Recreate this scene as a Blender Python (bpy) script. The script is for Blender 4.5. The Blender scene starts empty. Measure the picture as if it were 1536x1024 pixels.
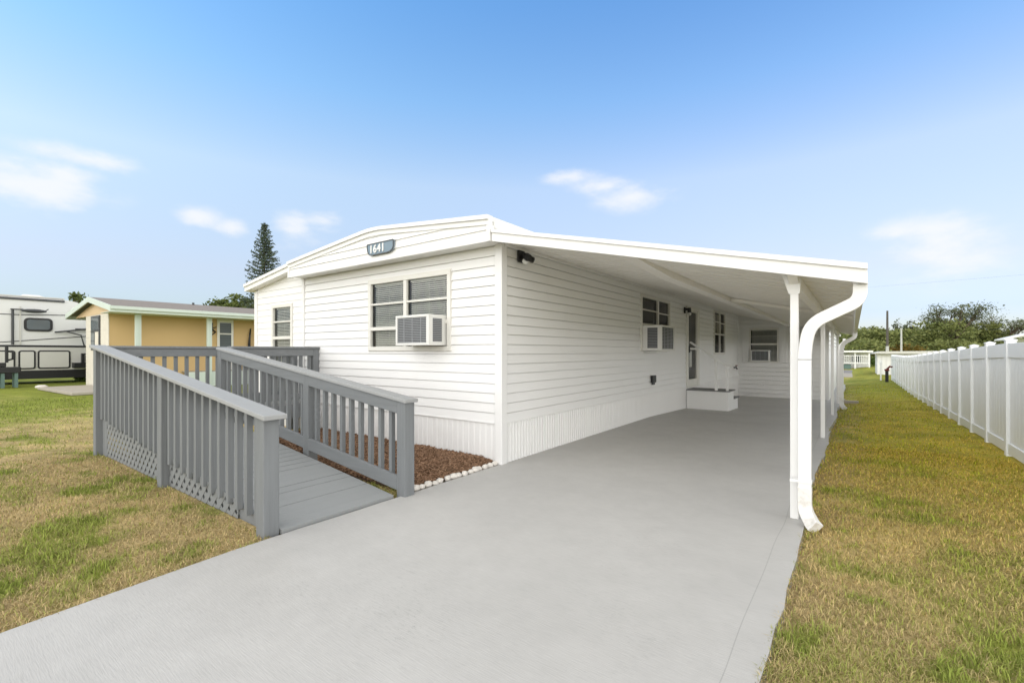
import bpy, math, random
import numpy as np
from mathutils import Vector, Matrix
random.seed(7); RNG = np.random.default_rng(11)
R = math.radians
scene = bpy.context.scene
COL = scene.collection

# ------------------------------------------------------------------ helpers
LOC = {}
class MB:
    """collects polygons and links them as ONE mesh object"""
    def __init__(s): s.v = []; s.f = []
    def poly(s, pts):
        n = len(s.v); s.v += [tuple(p) for p in pts]; s.f.append(tuple(range(n, n+len(pts))))
    def box(s, x0, x1, y0, y1, z0, z1):
        if x0 > x1: x0, x1 = x1, x0
        if y0 > y1: y0, y1 = y1, y0
        if z0 > z1: z0, z1 = z1, z0
        n = len(s.v)
        s.v += [(x0,y0,z0),(x1,y0,z0),(x1,y1,z0),(x0,y1,z0),(x0,y0,z1),(x1,y0,z1),(x1,y1,z1),(x0,y1,z1)]
        s.f += [tuple(n+i for i in q) for q in ((0,3,2,1),(4,5,6,7),(0,1,5,4),(1,2,6,5),(2,3,7,6),(3,0,4,7))]
        return s
    def hexa(s, p):
        """eight corners: bottom loop then top loop"""
        n = len(s.v); s.v += [tuple(q) for q in p]
        s.f += [tuple(n+i for i in q) for q in ((0,3,2,1),(4,5,6,7),(0,1,5,4),(1,2,6,5),(2,3,7,6),(3,0,4,7))]
        return s
    def pbox(s, P, u0, u1, n0, n1, z0, z1):
        a = P(u0, n0, z0); b = P(u1, n1, z1)
        return s.box(a[0], b[0], a[1], b[1], a[2], b[2])
    def bar(s, a, b, w, h, up=(0,0,1)):
        a = Vector(a); b = Vector(b); d = (b-a).normalized(); u = Vector(up)
        if abs(d.dot(u)) > .98: u = Vector((0,1,0))
        r = d.cross(u).normalized(); u = r.cross(d).normalized()
        r *= w/2; u *= h/2
        return s.hexa([a-r-u, a+r-u, b+r-u, b-r-u, a-r+u, a+r+u, b+r+u, b-r+u])
    def sweep(s, path, prof, up=(0,1,0), caps=True, closed=True):
        """prof: list of (r,u) offsets; up: fixed reference"""
        pts = [Vector(p) for p in path]; rings = []
        for i, p in enumerate(pts):
            d = (pts[min(i+1, len(pts)-1)] - pts[max(i-1, 0)]).normalized()
            u = Vector(up); r = d.cross(u)
            if r.length < 1e-4: r = d.cross(Vector((1,0,0)))
            r.normalize(); u = r.cross(d).normalized()
            n = len(s.v); s.v += [tuple(p + r*a + u*b) for a, b in prof]; rings.append(n)
        m = len(prof)
        for a, b in zip(rings, rings[1:]):
            for k in range(m):
                k2 = (k+1) % m
                s.f.append((a+k, a+k2, b+k2, b+k))
        if caps:
            s.f.append(tuple(rings[0]+k for k in reversed(range(m)))); s.f.append(tuple(rings[-1]+k for k in range(m)))
        return s
    def tube(s, path, r, seg=8, r2=None):
        pts = [Vector(p) for p in path]; rings = []
        for i, p in enumerate(pts):
            d = (pts[min(i+1, len(pts)-1)] - pts[max(i-1, 0)]).normalized()
            q = Vector((0,0,1)) if abs(d.z) < .9 else Vector((1,0,0))
            a = d.cross(q).normalized(); b = a.cross(d).normalized()
            rr = r if r2 is None else r + (r2-r)*i/(len(pts)-1)
            n = len(s.v)
            s.v += [tuple(p + a*rr*math.cos(t*2*math.pi/seg) + b*rr*math.sin(t*2*math.pi/seg)) for t in range(seg)]
            rings.append(n)
        for a, b in zip(rings, rings[1:]):
            for k in range(seg):
                k2 = (k+1) % seg; s.f.append((a+k, a+k2, b+k2, b+k))
        s.f.append(tuple(rings[0]+k for k in reversed(range(seg)))); s.f.append(tuple(rings[-1]+k for k in range(seg)))
        return s
    def blob(s, c, rx, ry, rz, seg=10, rings=6, jit=.0, rnd=random):
        n = len(s.v); s.v.append((c[0], c[1], c[2]-rz))
        for i in range(1, rings):
            t = -math.pi/2 + math.pi*i/rings
            for k in range(seg):
                a = 2*math.pi*k/seg; j = 1 + rnd.uniform(-jit, jit)
                s.v.append((c[0]+rx*j*math.cos(t)*math.cos(a), c[1]+ry*j*math.cos(t)*math.sin(a), c[2]+rz*j*math.sin(t)))
        s.v.append((c[0], c[1], c[2]+rz)); last = len(s.v)-1
        for k in range(seg): s.f.append((n, n+1+(k+1) % seg, n+1+k))
        for i in range(rings-2):
            for k in range(seg):
                a = n+1+i*seg
                s.f.append((a+k, a+(k+1) % seg, a+seg+(k+1) % seg, a+seg+k))
        a = n+1+(rings-2)*seg
        for k in range(seg): s.f.append((a+k, a+(k+1) % seg, last))
        return s
    def build(s, name, mat, parent=None, bevel=0, smooth=False, label=None):
        off = LOC[parent.name] if parent is not None else Vector((0,0,0))
        me = bpy.data.meshes.new(name)
        me.from_pydata([(x-off.x, y-off.y, z-off.z) for x, y, z in s.v], [], s.f)
        me.materials.append(mat); me.update()
        o = bpy.data.objects.new(name, me); COL.objects.link(o)
        if parent is not None: o.parent = parent
        LOC[o.name] = off
        if smooth:
            for p in me.polygons: p.use_smooth = True
        if bevel:
            b = o.modifiers.new('bevel', 'BEVEL'); b.width = bevel; b.segments = 2; b.limit_method = 'ANGLE'; b.angle_limit = R(40)
        if label: o['label'] = label
        return o

def thing(name, label, cat, loc, group=None):
    o = bpy.data.objects.new(name, None); COL.objects.link(o)
    o.location = loc; o.empty_display_size = .1
    o['label'] = label; o['category'] = cat
    if group: o['group'] = group
    LOC[o.name] = Vector(loc); return o
def tag(o, label, cat, group=None, kind=None):
    o['label'] = label; o['category'] = cat
    if group: o['group'] = group
    if kind: o['kind'] = kind
    return o
def struct(o): o['kind'] = 'structure'; return o

# ------------------------------------------------------------------ materials
def mat(name, col, rough=.6, var=.06, scale=3.0, bump=0, bscale=60, metal=0, spec=.4, stretch=None, dirt=None):
    m = bpy.data.materials.new(name); m.use_nodes = True
    nt = m.node_tree; b = nt.nodes['Principled BSDF']
    b.inputs['Roughness'].default_value = rough; b.inputs['Metallic'].default_value = metal
    b.inputs['Specular IOR Level'].default_value = spec
    tc = nt.nodes.new('ShaderNodeTexCoord'); vec = tc.outputs['Object']
    if stretch:
        mp = nt.nodes.new('ShaderNodeMapping'); mp.inputs['Scale'].default_value = stretch
        nt.links.new(vec, mp.inputs['Vector']); vec = mp.outputs['Vector']
    n = nt.nodes.new('ShaderNodeTexNoise'); n.inputs['Scale'].default_value = scale; n.inputs['Detail'].default_value = 6
    nt.links.new(vec, n.inputs['Vector'])
    r = nt.nodes.new('ShaderNodeMix'); r.data_type = 'RGBA'
    r.inputs[6].default_value = (*[max(0, c*(1-var)) for c in col], 1); r.inputs[7].default_value = (*[min(1, c*(1+var)) for c in col], 1)
    nt.links.new(n.outputs['Fac'], r.inputs[0]); out = r.outputs[2]
    if dirt:
        n2 = nt.nodes.new('ShaderNodeTexNoise'); n2.inputs['Scale'].default_value = dirt[1]; n2.inputs['Detail'].default_value = 8; n2.inputs['Roughness'].default_value = .7
        nt.links.new(vec, n2.inputs['Vector'])
        cr = nt.nodes.new('ShaderNodeMapRange'); cr.inputs[1].default_value = dirt[2]; cr.inputs[2].default_value = dirt[3]; cr.inputs[4].default_value = dirt[4]
        nt.links.new(n2.outputs['Fac'], cr.inputs[0])
        r2 = nt.nodes.new('ShaderNodeMix'); r2.data_type = 'RGBA'; r2.inputs[7].default_value = (*dirt[0], 1)
        nt.links.new(cr.outputs[0], r2.inputs[0]); nt.links.new(out, r2.inputs[6]); out = r2.outputs[2]
    nt.links.new(out, b.inputs['Base Color'])
    if bump:
        n3 = nt.nodes.new('ShaderNodeTexNoise'); n3.inputs['Scale'].default_value = bscale; n3.inputs['Detail'].default_value = 5
        nt.links.new(vec, n3.inputs['Vector'])
        bp = nt.nodes.new('ShaderNodeBump'); bp.inputs['Strength'].default_value = bump; bp.inputs['Distance'].default_value = .01
        nt.links.new(n3.outputs['Fac'], bp.inputs['Height']); nt.links.new(bp.outputs['Normal'], b.inputs['Normal'])
    return m

M = {}
M['siding'] = mat('white_siding', (.83,.825,.81), .45, .025, 1.2, .08, 30, dirt=((.62,.60,.55), 1.6, .60, .9, .35))
M['trim'] = mat('white_trim', (.80,.796,.78), .4, .02, 2.0, dirt=((.6,.57,.5), 2.5, .62, .95, .4))
M['dirty_trim'] = mat('weathered_trim', (.76,.75,.72), .5, .05, 6, .15, 30, dirt=((.34,.28,.2), 9, .50, .78, .6))
M['roofmetal'] = mat('white_roof', (.78,.77,.74), .5, .04, 1.0, dirt=((.55,.52,.46), 1.8, .55, .9, .5))
M['ceiling'] = mat('carport_ceiling', (.82,.80,.765), .5, .03, .8, dirt=((.55,.51,.45), 1.1, .5, .9, .4))
M['alum'] = mat('window_frame', (.74,.725,.67), .4, .03, 4, dirt=((.5,.47,.4), 6, .6, .95, .5))
M['blind'] = mat('blind_slat', (.80,.79,.74), .5, .03)
M['interior'] = mat('dark_interior', (.045,.045,.042), .8)
M['curtain'] = mat('curtain', (.45,.40,.30), .8)
M['acwhite'] = mat('air_conditioner_white', (.74,.735,.70), .45, .04, 6, dirt=((.5,.46,.38), 7, .6, .9, .5))
M['acgrill'] = mat('air_conditioner_grille', (.30,.31,.32), .5, .1, 20)
M['acdark'] = mat('air_conditioner_dark', (.10,.105,.11), .7, .1)
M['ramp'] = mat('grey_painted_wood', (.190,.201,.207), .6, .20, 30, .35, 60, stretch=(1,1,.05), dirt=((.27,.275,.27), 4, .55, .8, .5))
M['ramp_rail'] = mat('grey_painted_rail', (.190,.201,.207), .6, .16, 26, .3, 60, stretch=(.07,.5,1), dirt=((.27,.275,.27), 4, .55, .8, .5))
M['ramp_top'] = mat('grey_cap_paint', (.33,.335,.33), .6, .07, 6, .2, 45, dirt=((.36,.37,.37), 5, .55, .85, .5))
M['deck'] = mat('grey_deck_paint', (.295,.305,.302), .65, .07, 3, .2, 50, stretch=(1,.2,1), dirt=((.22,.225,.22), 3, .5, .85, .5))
M['lattice'] = mat('lattice_paint', (.215,.225,.228), .6, .06)
M['mulchbase'] = mat('mulch_soil', (.10,.055,.03), .95, .3, 20, .6, 50)
M['stone'] = mat('white_stone', (.70,.66,.60), .8, .12, 14, .4, 50)
M['black'] = mat('black_plastic', (.015,.015,.016), .4, .1)
M['darkgrey'] = mat('dark_grey_metal', (.06,.062,.065), .5, .1)
M['lens'] = mat('lamp_lens', (.75,.75,.72), .2)
M['sign'] = mat('sign_blue_grey', (.20,.27,.33), .5, .08, 20)
M['white'] = mat('white_paint', (.82,.82,.80), .5, .02)
M['fence'] = mat('white_vinyl', (.82,.84,.85), .35, .02, 1.5, dirt=((.60,.62,.62), 2, .6, .9, .3))
M['stepgrey'] = mat('step_tread_grey', (.20,.20,.20), .7, .08)
M['yellow'] = mat('yellow_wall', (.60,.42,.20), .7, .04, 1.5, .1, 20)
M['beige'] = mat('beige_gable', (.68,.50,.30), .7, .05, 2)
M['brick'] = mat('painted_brick', (.72,.67,.58), .8, .1, 6, .4, 30)
M['mint'] = mat('mint_trim', (.60,.67,.60), .55, .04, 3)
M['shingle'] = mat('shingle', (.235,.205,.18), .9, .22, 9, .5, 60, stretch=(1,1,3))
M['rv'] = mat('trailer_white', (.70,.70,.68), .3, .03, 1.2)
M['rvgrey'] = mat('trailer_grey', (.60,.59,.54), .35, .03, 1.2)
M['rvlens'] = mat('trailer_window', (.12,.14,.15), .1, .15, 2)
M['teal'] = mat('grey_green_paint', (.12,.19,.17), .6)
M['bark'] = mat('bark', (.12,.09,.065), .9, .2, 8, .5, 30)
M['pole'] = mat('weathered_pole', (.10,.09,.08), .9, .2, 6)
M['pole_light'] = mat('pale_pole', (.50,.50,.47), .7, .08)
M['concrete_pad'] = mat('concrete_pad', (.40,.36,.30), .85, .08, 3, .2, 40)
M['asphalt'] = mat('road_asphalt', (.22,.21,.20), .9, .1, 3)
M['redbrown'] = mat('dark_red', (.12,.025,.02), .7, .1)
M['wire'] = mat('wire', (.10,.11,.12), .6)

def glass_mat():
    m = bpy.data.materials.new('window_glass'); m.use_nodes = True; nt = m.node_tree
    for n in list(nt.nodes): nt.nodes.remove(n)
    o = nt.nodes.new('ShaderNodeOutputMaterial'); mx = nt.nodes.new('ShaderNodeMixShader')
    t = nt.nodes.new('ShaderNodeBsdfTransparent'); g = nt.nodes.new('ShaderNodeBsdfGlossy'); g.inputs['Roughness'].default_value = .03
    t.inputs['Color'].default_value = (.90,.92,.91,1)
    fr = nt.nodes.new('ShaderNodeFresnel'); fr.inputs['IOR'].default_value = 1.5
    nz = nt.nodes.new('ShaderNodeTexNoise'); nz.inputs['Scale'].default_value = 1.5
    bp = nt.nodes.new('ShaderNodeBump'); bp.inputs['Strength'].default_value = .04; nt.links.new(nz.outputs['Fac'], bp.inputs['Height']); nt.links.new(bp.outputs['Normal'], g.inputs['Normal'])
    nt.links.new(fr.outputs[0], mx.inputs[0]); nt.links.new(t.outputs[0], mx.inputs[1]); nt.links.new(g.outputs[0], mx.inputs[2]); nt.links.new(mx.outputs[0], o.inputs[0])
    return m
M['glass'] = glass_mat()

def leaf_mat(name, a, b, scale=.6, trans=.25):
    m = bpy.data.materials.new(name); m.use_nodes = True; nt = m.node_tree; bs = nt.nodes['Principled BSDF']
    bs.inputs['Roughness'].default_value = .65; bs.inputs['Specular IOR Level'].default_value = .25
    tc = nt.nodes.new('ShaderNodeTexCoord'); n = nt.nodes.new('ShaderNodeTexNoise'); n.inputs['Scale'].default_value = scale; n.inputs['Detail'].default_value = 4
    at = nt.nodes.new('ShaderNodeAttribute'); at.attribute_name = 'rnd'
    ad = nt.nodes.new('ShaderNodeMath'); ad.operation = 'ADD'
    nt.links.new(tc.outputs['Object'], n.inputs['Vector']); nt.links.new(n.outputs['Fac'], ad.inputs[0]); nt.links.new(at.outputs['Fac'], ad.inputs[1])
    mr = nt.nodes.new('ShaderNodeMapRange'); mr.inputs[1].default_value = .55; mr.inputs[2].default_value = 1.3
    nt.links.new(ad.outputs[0], mr.inputs[0])
    mx = nt.nodes.new('ShaderNodeMix'); mx.data_type = 'RGBA'; mx.inputs[6].default_value = (*a, 1); mx.inputs[7].default_value = (*b, 1)
    nt.links.new(mr.outputs[0], mx.inputs[0]); nt.links.new(mx.outputs[2], bs.inputs['Base Color'])
    tr = nt.nodes.new('ShaderNodeBsdfTranslucent'); nt.links.new(mx.outputs[2], tr.inputs['Color'])
    ms = nt.nodes.new('ShaderNodeMixShader'); ms.inputs[0].default_value = trans
    nt.links.new(bs.outputs[0], ms.inputs[1]); nt.links.new(tr.outputs[0], ms.inputs[2]); nt.links.new(ms.outputs[0], nt.nodes['Material Output'].inputs[0])
    return m

# ------------------------------------------------------------------ numpy mesh helpers
def np_mesh(name, verts, quads, mat_, parent=None, attr=None, col=None):
    off = LOC[parent.name] if parent is not None else Vector((0,0,0))
    verts = verts - np.array([off.x, off.y, off.z])
    me = bpy.data.meshes.new(name); nv = len(verts); nf, k = quads.shape
    me.vertices.add(nv); me.vertices.foreach_set('co', verts.astype(np.float32).ravel())
    me.loops.add(nf*k); me.loops.foreach_set('vertex_index', quads.astype(np.int32).ravel())
    me.polygons.add(nf); me.polygons.foreach_set('loop_start', (np.arange(nf)*k).astype(np.int32)); me.polygons.foreach_set('loop_total', np.full(nf, k, np.int32))
    me.update(calc_edges=True); me.materials.append(mat_)
    if attr is not None:
        a = me.attributes.new('rnd', 'FLOAT', 'POINT'); a.data.foreach_set('value', attr.astype(np.float32))
    if col is not None:
        a = me.attributes.new('tint', 'FLOAT_COLOR', 'POINT'); a.data.foreach_set('color', np.c_[col, np.ones(nv)].astype(np.float32).ravel())
    o = bpy.data.objects.new(name, me); COL.objects.link(o)
    if parent is not None: o.parent = parent
    LOC[o.name] = off
    return o
def leaves(pts, size, aspect=.5, flat=0.0):
    """diamond leaves at pts, random orientation"""
    n = len(pts); d = RNG.normal(size=(n,3)); d[:,2] *= (1-flat); d /= np.linalg.norm(d, axis=1)[:,None]+1e-9
    e = RNG.normal(size=(n,3)); e[:,2] *= (1-flat); e -= d*(e*d).sum(1)[:,None]; e /= np.linalg.norm(e, axis=1)[:,None]+1e-9
    s = (size*RNG.uniform(.6,1.35,n))[:,None]
    v = np.stack([pts-d*s, pts+e*s*aspect, pts+d*s, pts-e*s*aspect], 1).reshape(-1,3)
    q = np.arange(n*4).reshape(n,4); a = np.repeat(RNG.uniform(0,.55,n), 4)
    return v, q, a

def vhash(i, j, seed):
    h = (i.astype(np.int64)*374761393 + j.astype(np.int64)*668265263 + seed*1442695041) & 0x7fffffff
    h = ((h ^ (h >> 13))*1274126177) & 0x7fffffff
    return ((h ^ (h >> 16)) & 0xffff)/65535.0
def vnoise(x, y, seed=0):
    i = np.floor(x); j = np.floor(y); fx = x-i; fy = y-j
    fx = fx*fx*(3-2*fx); fy = fy*fy*(3-2*fy)
    a = vhash(i, j, seed); b = vhash(i+1, j, seed); c = vhash(i, j+1, seed); d = vhash(i+1, j+1, seed)
    return (a*(1-fx)+b*fx)*(1-fy) + (c*(1-fx)+d*fx)*fy
def fbm(x, y, seed=0, oct=4):
    s = 0; a = .5; t = 0
    for k in range(oct):
        s = s + a*vnoise(x*2**k, y*2**k, seed+k*17); t += a; a *= .55
    return s/t

# ------------------------------------------------------------------ terrain
def gzs(Y):
    return 0.0 if Y < 10 else (-.029*(Y-10) if Y < 22 else -.35)
def gz(X, Y):
    s = 1 if X < -.3 else (1-.55*min(1, (X+.3)/1.5))
    return gzs(Y)*s
def gz_np(X, Y):
    s = 1-.55*np.clip((X+.3)/1.5, 0, 1)
    return np.where(Y < 10, 0, np.maximum(-.029*(Y-10), -.35))*s
WX, FY, BY = -3.62, 4.67, 19.75          # side wall, front wall, annex wall

def green_mask(X, Y):
    """1 = living green, 0 = dry straw"""
    base = np.clip((fbm(X*.5+3, Y*.6+9, 5, 4)-.50)*2.6, 0, .42)
    tuft = np.clip((fbm(X*1.7+11, Y*2.3, 41, 3)-.585)*9, 0, 1)*np.clip((fbm(X*.8+40, Y*.8, 63, 2)-.34)*5, 0, 1)
    fine = np.clip((fbm(X*5+2, Y*5, 71, 2)-.62)*6, 0, .6)
    g = np.clip(base+.75*tuft+fine, 0, .92)
    d = np.hypot(X, Y)
    far = np.clip((d-13)/12, 0, 1)
    left = np.clip((-X-9)/6, 0, 1)
    right = np.clip((X+.3)/.6, 0, 1)*np.clip((Y-4)/4, 0, 1)
    g = np.clip(g*(1-far*.5)*(1-.5*right)+far*.65+left*.35+.12*right, 0, 1)
    return g
def lawn_tint(X, Y):
    """base colour of the turf at a place"""
    g = green_mask(X, Y)[...,None]
    h = fbm(X*.8+50, Y*.8, 31, 3)[...,None]
    right = np.clip((X+.3)/.6, 0, 1)[...,None]*np.clip((Y-3.0)/6, 0, 1)[...,None]
    straw = np.array([.51,.39,.19])*(.85+.35*h)
    olive = np.array([.43,.335,.055])*(.8+.5*h)
    straw = straw*(1-right)+olive*right
    green = np.array([.225,.255,.045])*(.75+.5*h)
    c = straw*(1-g)+green*g
    # dry brown band close to slab edges
    return c

def lawn_material():
    m = bpy.data.materials.new('lawn_turf'); m.use_nodes = True; nt = m.node_tree; b = nt.nodes['Principled BSDF']
    b.inputs['Roughness'].default_value = .95; b.inputs['Specular IOR Level'].default_value = .1
    at = nt.nodes.new('ShaderNodeAttribute'); at.attribute_name = 'tint'
    tc = nt.nodes.new('ShaderNodeTexCoord')
    n = nt.nodes.new('ShaderNodeTexNoise'); n.inputs['Scale'].default_value = 34; n.inputs['Detail'].default_value = 10; n.inputs['Roughness'].default_value = .75
    nt.links.new(tc.outputs['Object'], n.inputs['Vector'])
    mr = nt.nodes.new('ShaderNodeMapRange'); mr.inputs[1].default_value = .3; mr.inputs[2].default_value = .7; mr.inputs[3].default_value = .5; mr.inputs[4].default_value = 1.45
    nt.links.new(n.outputs['Fac'], mr.inputs[0])
    n2 = nt.nodes.new('ShaderNodeTexNoise'); n2.inputs['Scale'].default_value = 1.7; n2.inputs['Detail'].default_value = 6
    nt.links.new(tc.outputs['Object'], n2.inputs['Vector'])
    mr2 = nt.nodes.new('ShaderNodeMapRange'); mr2.inputs[1].default_value = .3; mr2.inputs[2].default_value = .7; mr2.inputs[3].default_value = .75; mr2.inputs[4].default_value = 1.2
    nt.links.new(n2.outputs['Fac'], mr2.inputs[0])
    mu = nt.nodes.new('ShaderNodeMath'); mu.operation = 'MULTIPLY'; nt.links.new(mr.outputs[0], mu.inputs[0]); nt.links.new(mr2.outputs[0], mu.inputs[1])
    mx = nt.nodes.new('ShaderNodeVectorMath'); mx.operation = 'SCALE'
    nt.links.new(at.outputs['Color'], mx.inputs[0]); nt.links.new(mu.outputs[0], mx.inputs['Scale'])
    nt.links.new(mx.outputs[0], b.inputs['Base Color'])
    bp = nt.nodes.new('ShaderNodeBump'); bp.inputs['Strength'].default_value = .9; bp.inputs['Distance'].default_value = .03
    nt.links.new(n.outputs['Fac'], bp.inputs['Height']); nt.links.new(bp.outputs['Normal'], b.inputs['Normal'])
    return m
def axis(lo, hi, step, far):
    a = list(np.arange(lo, hi+1e-6, step)); s = step; x = hi
    while x < far: s *= 1.35; x += s; a.append(x)
    s = step; x = lo
    while x > -far: s *= 1.35; x -= s; a.insert(0, x)
    return np.array(a)
def build_ground():
    xs = axis(-18, 4, .13, 700); ys = axis(-1, 30, .16, 700)
    X, Y = np.meshgrid(xs, ys); Z = gz_np(X, Y)+ (fbm(X*.9, Y*.9, 77, 2)-.5)*.02*np.clip(np.abs(X+2)/3, 0, 1) - .012
    # keep the lawn under the slab
    inside = (X > -3.75) & (X < -.30) & (Y > -9) & (Y < 31)
    Z = np.where(inside, Z-.06, Z)
    v = np.stack([X, Y, Z], -1).reshape(-1,3); nx = len(xs); ny = len(ys)
    i = np.arange(nx-1)[None,:]+np.arange(ny-1)[:,None]*nx; i = i.ravel()
    q = np.stack([i, i+1, i+1+nx, i+nx], 1)
    o = np_mesh('ground', v, q, lawn_material(), col=lawn_tint(X, Y).reshape(-1,3))
    struct(o)
build_ground()

def grass_material():
    m = bpy.data.materials.new('grass_blade'); m.use_nodes = True; nt = m.node_tree; b = nt.nodes['Principled BSDF']
    b.inputs['Roughness'].default_value = .7; b.inputs['Specular IOR Level'].default_value = .2
    at = nt.nodes.new('ShaderNodeAttribute'); at.attribute_name = 'tint'
    nt.links.new(at.outputs['Color'], b.inputs['Base Color'])
    tr = nt.nodes.new('ShaderNodeBsdfTranslucent'); nt.links.new(at.outputs['Color'], tr.inputs['Color'])
    ms = nt.nodes.new('ShaderNodeMixShader'); ms.inputs[0].default_value = .25
    nt.links.new(b.outputs[0], ms.inputs[1]); nt.links.new(tr.outputs[0], ms.inputs[2]); nt.links.new(ms.outputs[0], nt.nodes['Material Output'].inputs[0])
    return m
def slab_left(Y): return np.where(Y < 4.6, -3.62+.14*np.clip((1.6-Y)/1.6, 0, 1.6), -3.62)
def slab_right(Y): return -.335-.02*np.sin(Y*1.3)
def build_grass():
    N = 800000
    r = np.exp(RNG.uniform(np.log(1.3), np.log(30), N)); r = np.where(RNG.uniform(size=N) < .40, RNG.uniform(1.5, 9, N), r)
    th = RNG.uniform(R(90-36.46-54-36), R(90+36.46+56), N)   # a wide fan from the corner of the drive
    X = r*np.cos(th); Y = r*np.sin(th)
    ok = (X > slab_right(Y)-.012) & (X < 1.70) & (Y > .3) | (X < slab_left(Y)+.012) & (Y < 1.78) & (X > -19) | (X < -8.75) & (Y < 12) & (X > -20) \
        | (X > -7.8) & (X < -3.7) & (Y > 2.95) & (Y < 3.25)
    ok &= ~((Y > 4.6) & (X < -3.5) & (X > -10.5))
    X, Y, r = X[ok], Y[ok], r[ok]; n = len(X)
    g = green_mask(X, Y); isg = RNG.uniform(size=n) < (.12+.80*g)
    tuft = (g > .62) & isg & (fbm(X*6, Y*6, 91, 2) > .52)
    tone = lawn_tint(X, Y)
    straw = np.array([.58,.46,.24]); grn = np.array([.30,.37,.07])
    c = np.where(isg[:,None], .35*tone+.65*grn, .45*tone+.55*straw)*RNG.uniform(.55,1.35,n)[:,None]
    # the strip beyond the first post is browner and darker
    rt = ((X > -.4)*np.clip((Y-3)/6, 0, 1))[:,None]; c = c*(1-rt)+c*np.array([1.22,1.12,.45])*rt
    L = np.where(isg, RNG.uniform(.02,.05,n), RNG.uniform(.02,.05,n)); L = np.where(tuft, L*1.6, L)
    lean = np.where(isg, RNG.uniform(.2,1.0,n), RNG.uniform(.7,1.4,n))
    az = RNG.uniform(0, 2*np.pi, n); w = np.where(isg, .0019, .0015)*np.clip(.5+r*.25, .8, 4.5)*RNG.uniform(.7,1.3,n)
    dx, dy = np.cos(az), np.sin(az); px, py = -dy, dx
    Z = gz_np(X, Y)-.014
    def pt(t, s, wf):
        hor = L*np.sin(lean*t)*t; ver = L*np.cos(lean*t*.95)*t
        return np.stack([X+dx*hor+px*w*wf*s, Y+dy*hor+py*w*wf*s, Z+np.maximum(ver, .004*t)+.004], 1)
    v = np.stack([pt(0,-1,1), pt(0,1,1), pt(.55,1,.8), pt(.55,-1,.8), pt(1,1,.15), pt(1,-1,.15)], 1).reshape(-1,3)
    b = np.arange(n)[:,None]*6
    q = np.concatenate([b+np.array([[0,1,2,3]]), b+np.array([[3,2,4,5]])])
    cc = np.repeat(c, 6, axis=0)
    o = np_mesh('grass', v, q, grass_material(), col=cc)
    tag(o, 'dry tan and green lawn grass blades on both sides of the driveway', 'grass', kind='stuff')
build_grass()

# ------------------------------------------------------------------ driveway
def driveway_material():
    m = bpy.data.materials.new('painted_concrete'); m.use_nodes = True; nt = m.node_tree; b = nt.nodes['Principled BSDF']
    b.inputs['Roughness'].default_value = .62; b.inputs['Specular IOR Level'].default_value = .35
    tc = nt.nodes.new('ShaderNodeTexCoord')
    def noise(scale, det, st, rough=.6):
        mp = nt.nodes.new('ShaderNodeMapping'); mp.inputs['Scale'].default_value = st; mp.inputs['Rotation'].default_value = (0,0,R(3))
        nt.links.new(tc.outputs['Object'], mp.inputs['Vector'])
        n = nt.nodes.new('ShaderNodeTexNoise'); n.inputs['Scale'].default_value = scale; n.inputs['Detail'].default_value = det; n.inputs['Roughness'].default_value = rough
        nt.links.new(mp.outputs[0], n.inputs['Vector']); return n.outputs['Fac']
    def rng(s, a, b_, c, d):
        r = nt.nodes.new('ShaderNodeMapRange'); r.inputs[1].default_value = a; r.inputs[2].default_value = b_; r.inputs[3].default_value = c; r.inputs[4].default_value = d
        nt.links.new(s, r.inputs[0]); return r.outputs[0]
    def mul(a, b_):
        x = nt.nodes.new('ShaderNodeMath'); x.operation = 'MULTIPLY'; nt.links.new(a, x.inputs[0])
        if isinstance(b_, float): x.inputs[1].default_value = b_
        else: nt.links.new(b_, x.inputs[1])
        return x.outputs[0]
    big = rng(noise(.7, 5, (1,1,1)), .3, .7, .92, 1.06)
    mid = rng(noise(5, 6, (1,1,1)), .3, .7, .965, 1.03)
    broom = noise(11, 5, (1.0,13,1)); br = rng(broom, .3, .7, .95, 1.035)
    streak = rng(mul(rng(noise(.9, 3, (1,1,1)), .42, .66, 0, 1), rng(noise(7, 6, (.8,22,1), .7), .58, .70, 0, 1)), 0, 1, 1, .74)
    scuff = rng(mul(rng(noise(1.1, 4, (1,1,1)), .48, .68, 0, 1), rng(noise(24, 8, (1,4,1), .85), .54, .70, 0, 1)), 0, 1, 1, .50)
    sp = nt.nodes.new('ShaderNodeSeparateXYZ'); nt.links.new(tc.outputs['Object'], sp.inputs[0])
    # tooled joint along the right edge
    wob = noise(.5, 2, (1,1,1)); jx = nt.nodes.new('ShaderNodeMath'); jx.operation = 'MULTIPLY_ADD'; jx.inputs[1].default_value = .08; nt.links.new(wob, jx.inputs[0]); nt.links.new(sp.outputs[0], jx.inputs[2])
    ja = nt.nodes.new('ShaderNodeMath'); ja.operation = 'ADD'; ja.inputs[1].default_value = .475-.04; nt.links.new(jx.outputs[0], ja.inputs[0])
    jb = nt.nodes.new('ShaderNodeMath'); jb.operation = 'ABSOLUTE'; nt.links.new(ja.outputs[0], jb.inputs[0])
    joint = rng(jb.outputs[0], 0, .004, .72, 1)
    f = mul(mul(mul(mul(big, mid), streak), mul(br, scuff)), joint)
    vm = nt.nodes.new('ShaderNodeVectorMath'); vm.operation = 'SCALE'; vm.inputs[0].default_value = (.465,.455,.432); nt.links.new(f, vm.inputs['Scale'])
    nt.links.new(vm.outputs[0], b.inputs['Base Color'])
    bp = nt.nodes.new('ShaderNodeBump'); bp.inputs['Strength'].default_value = .35; bp.inputs['Distance'].default_value = .006
    nt.links.new(broom, bp.inputs['Height']); nt.links.new(bp.outputs['Normal'], b.inputs['Normal'])
    return m
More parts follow.
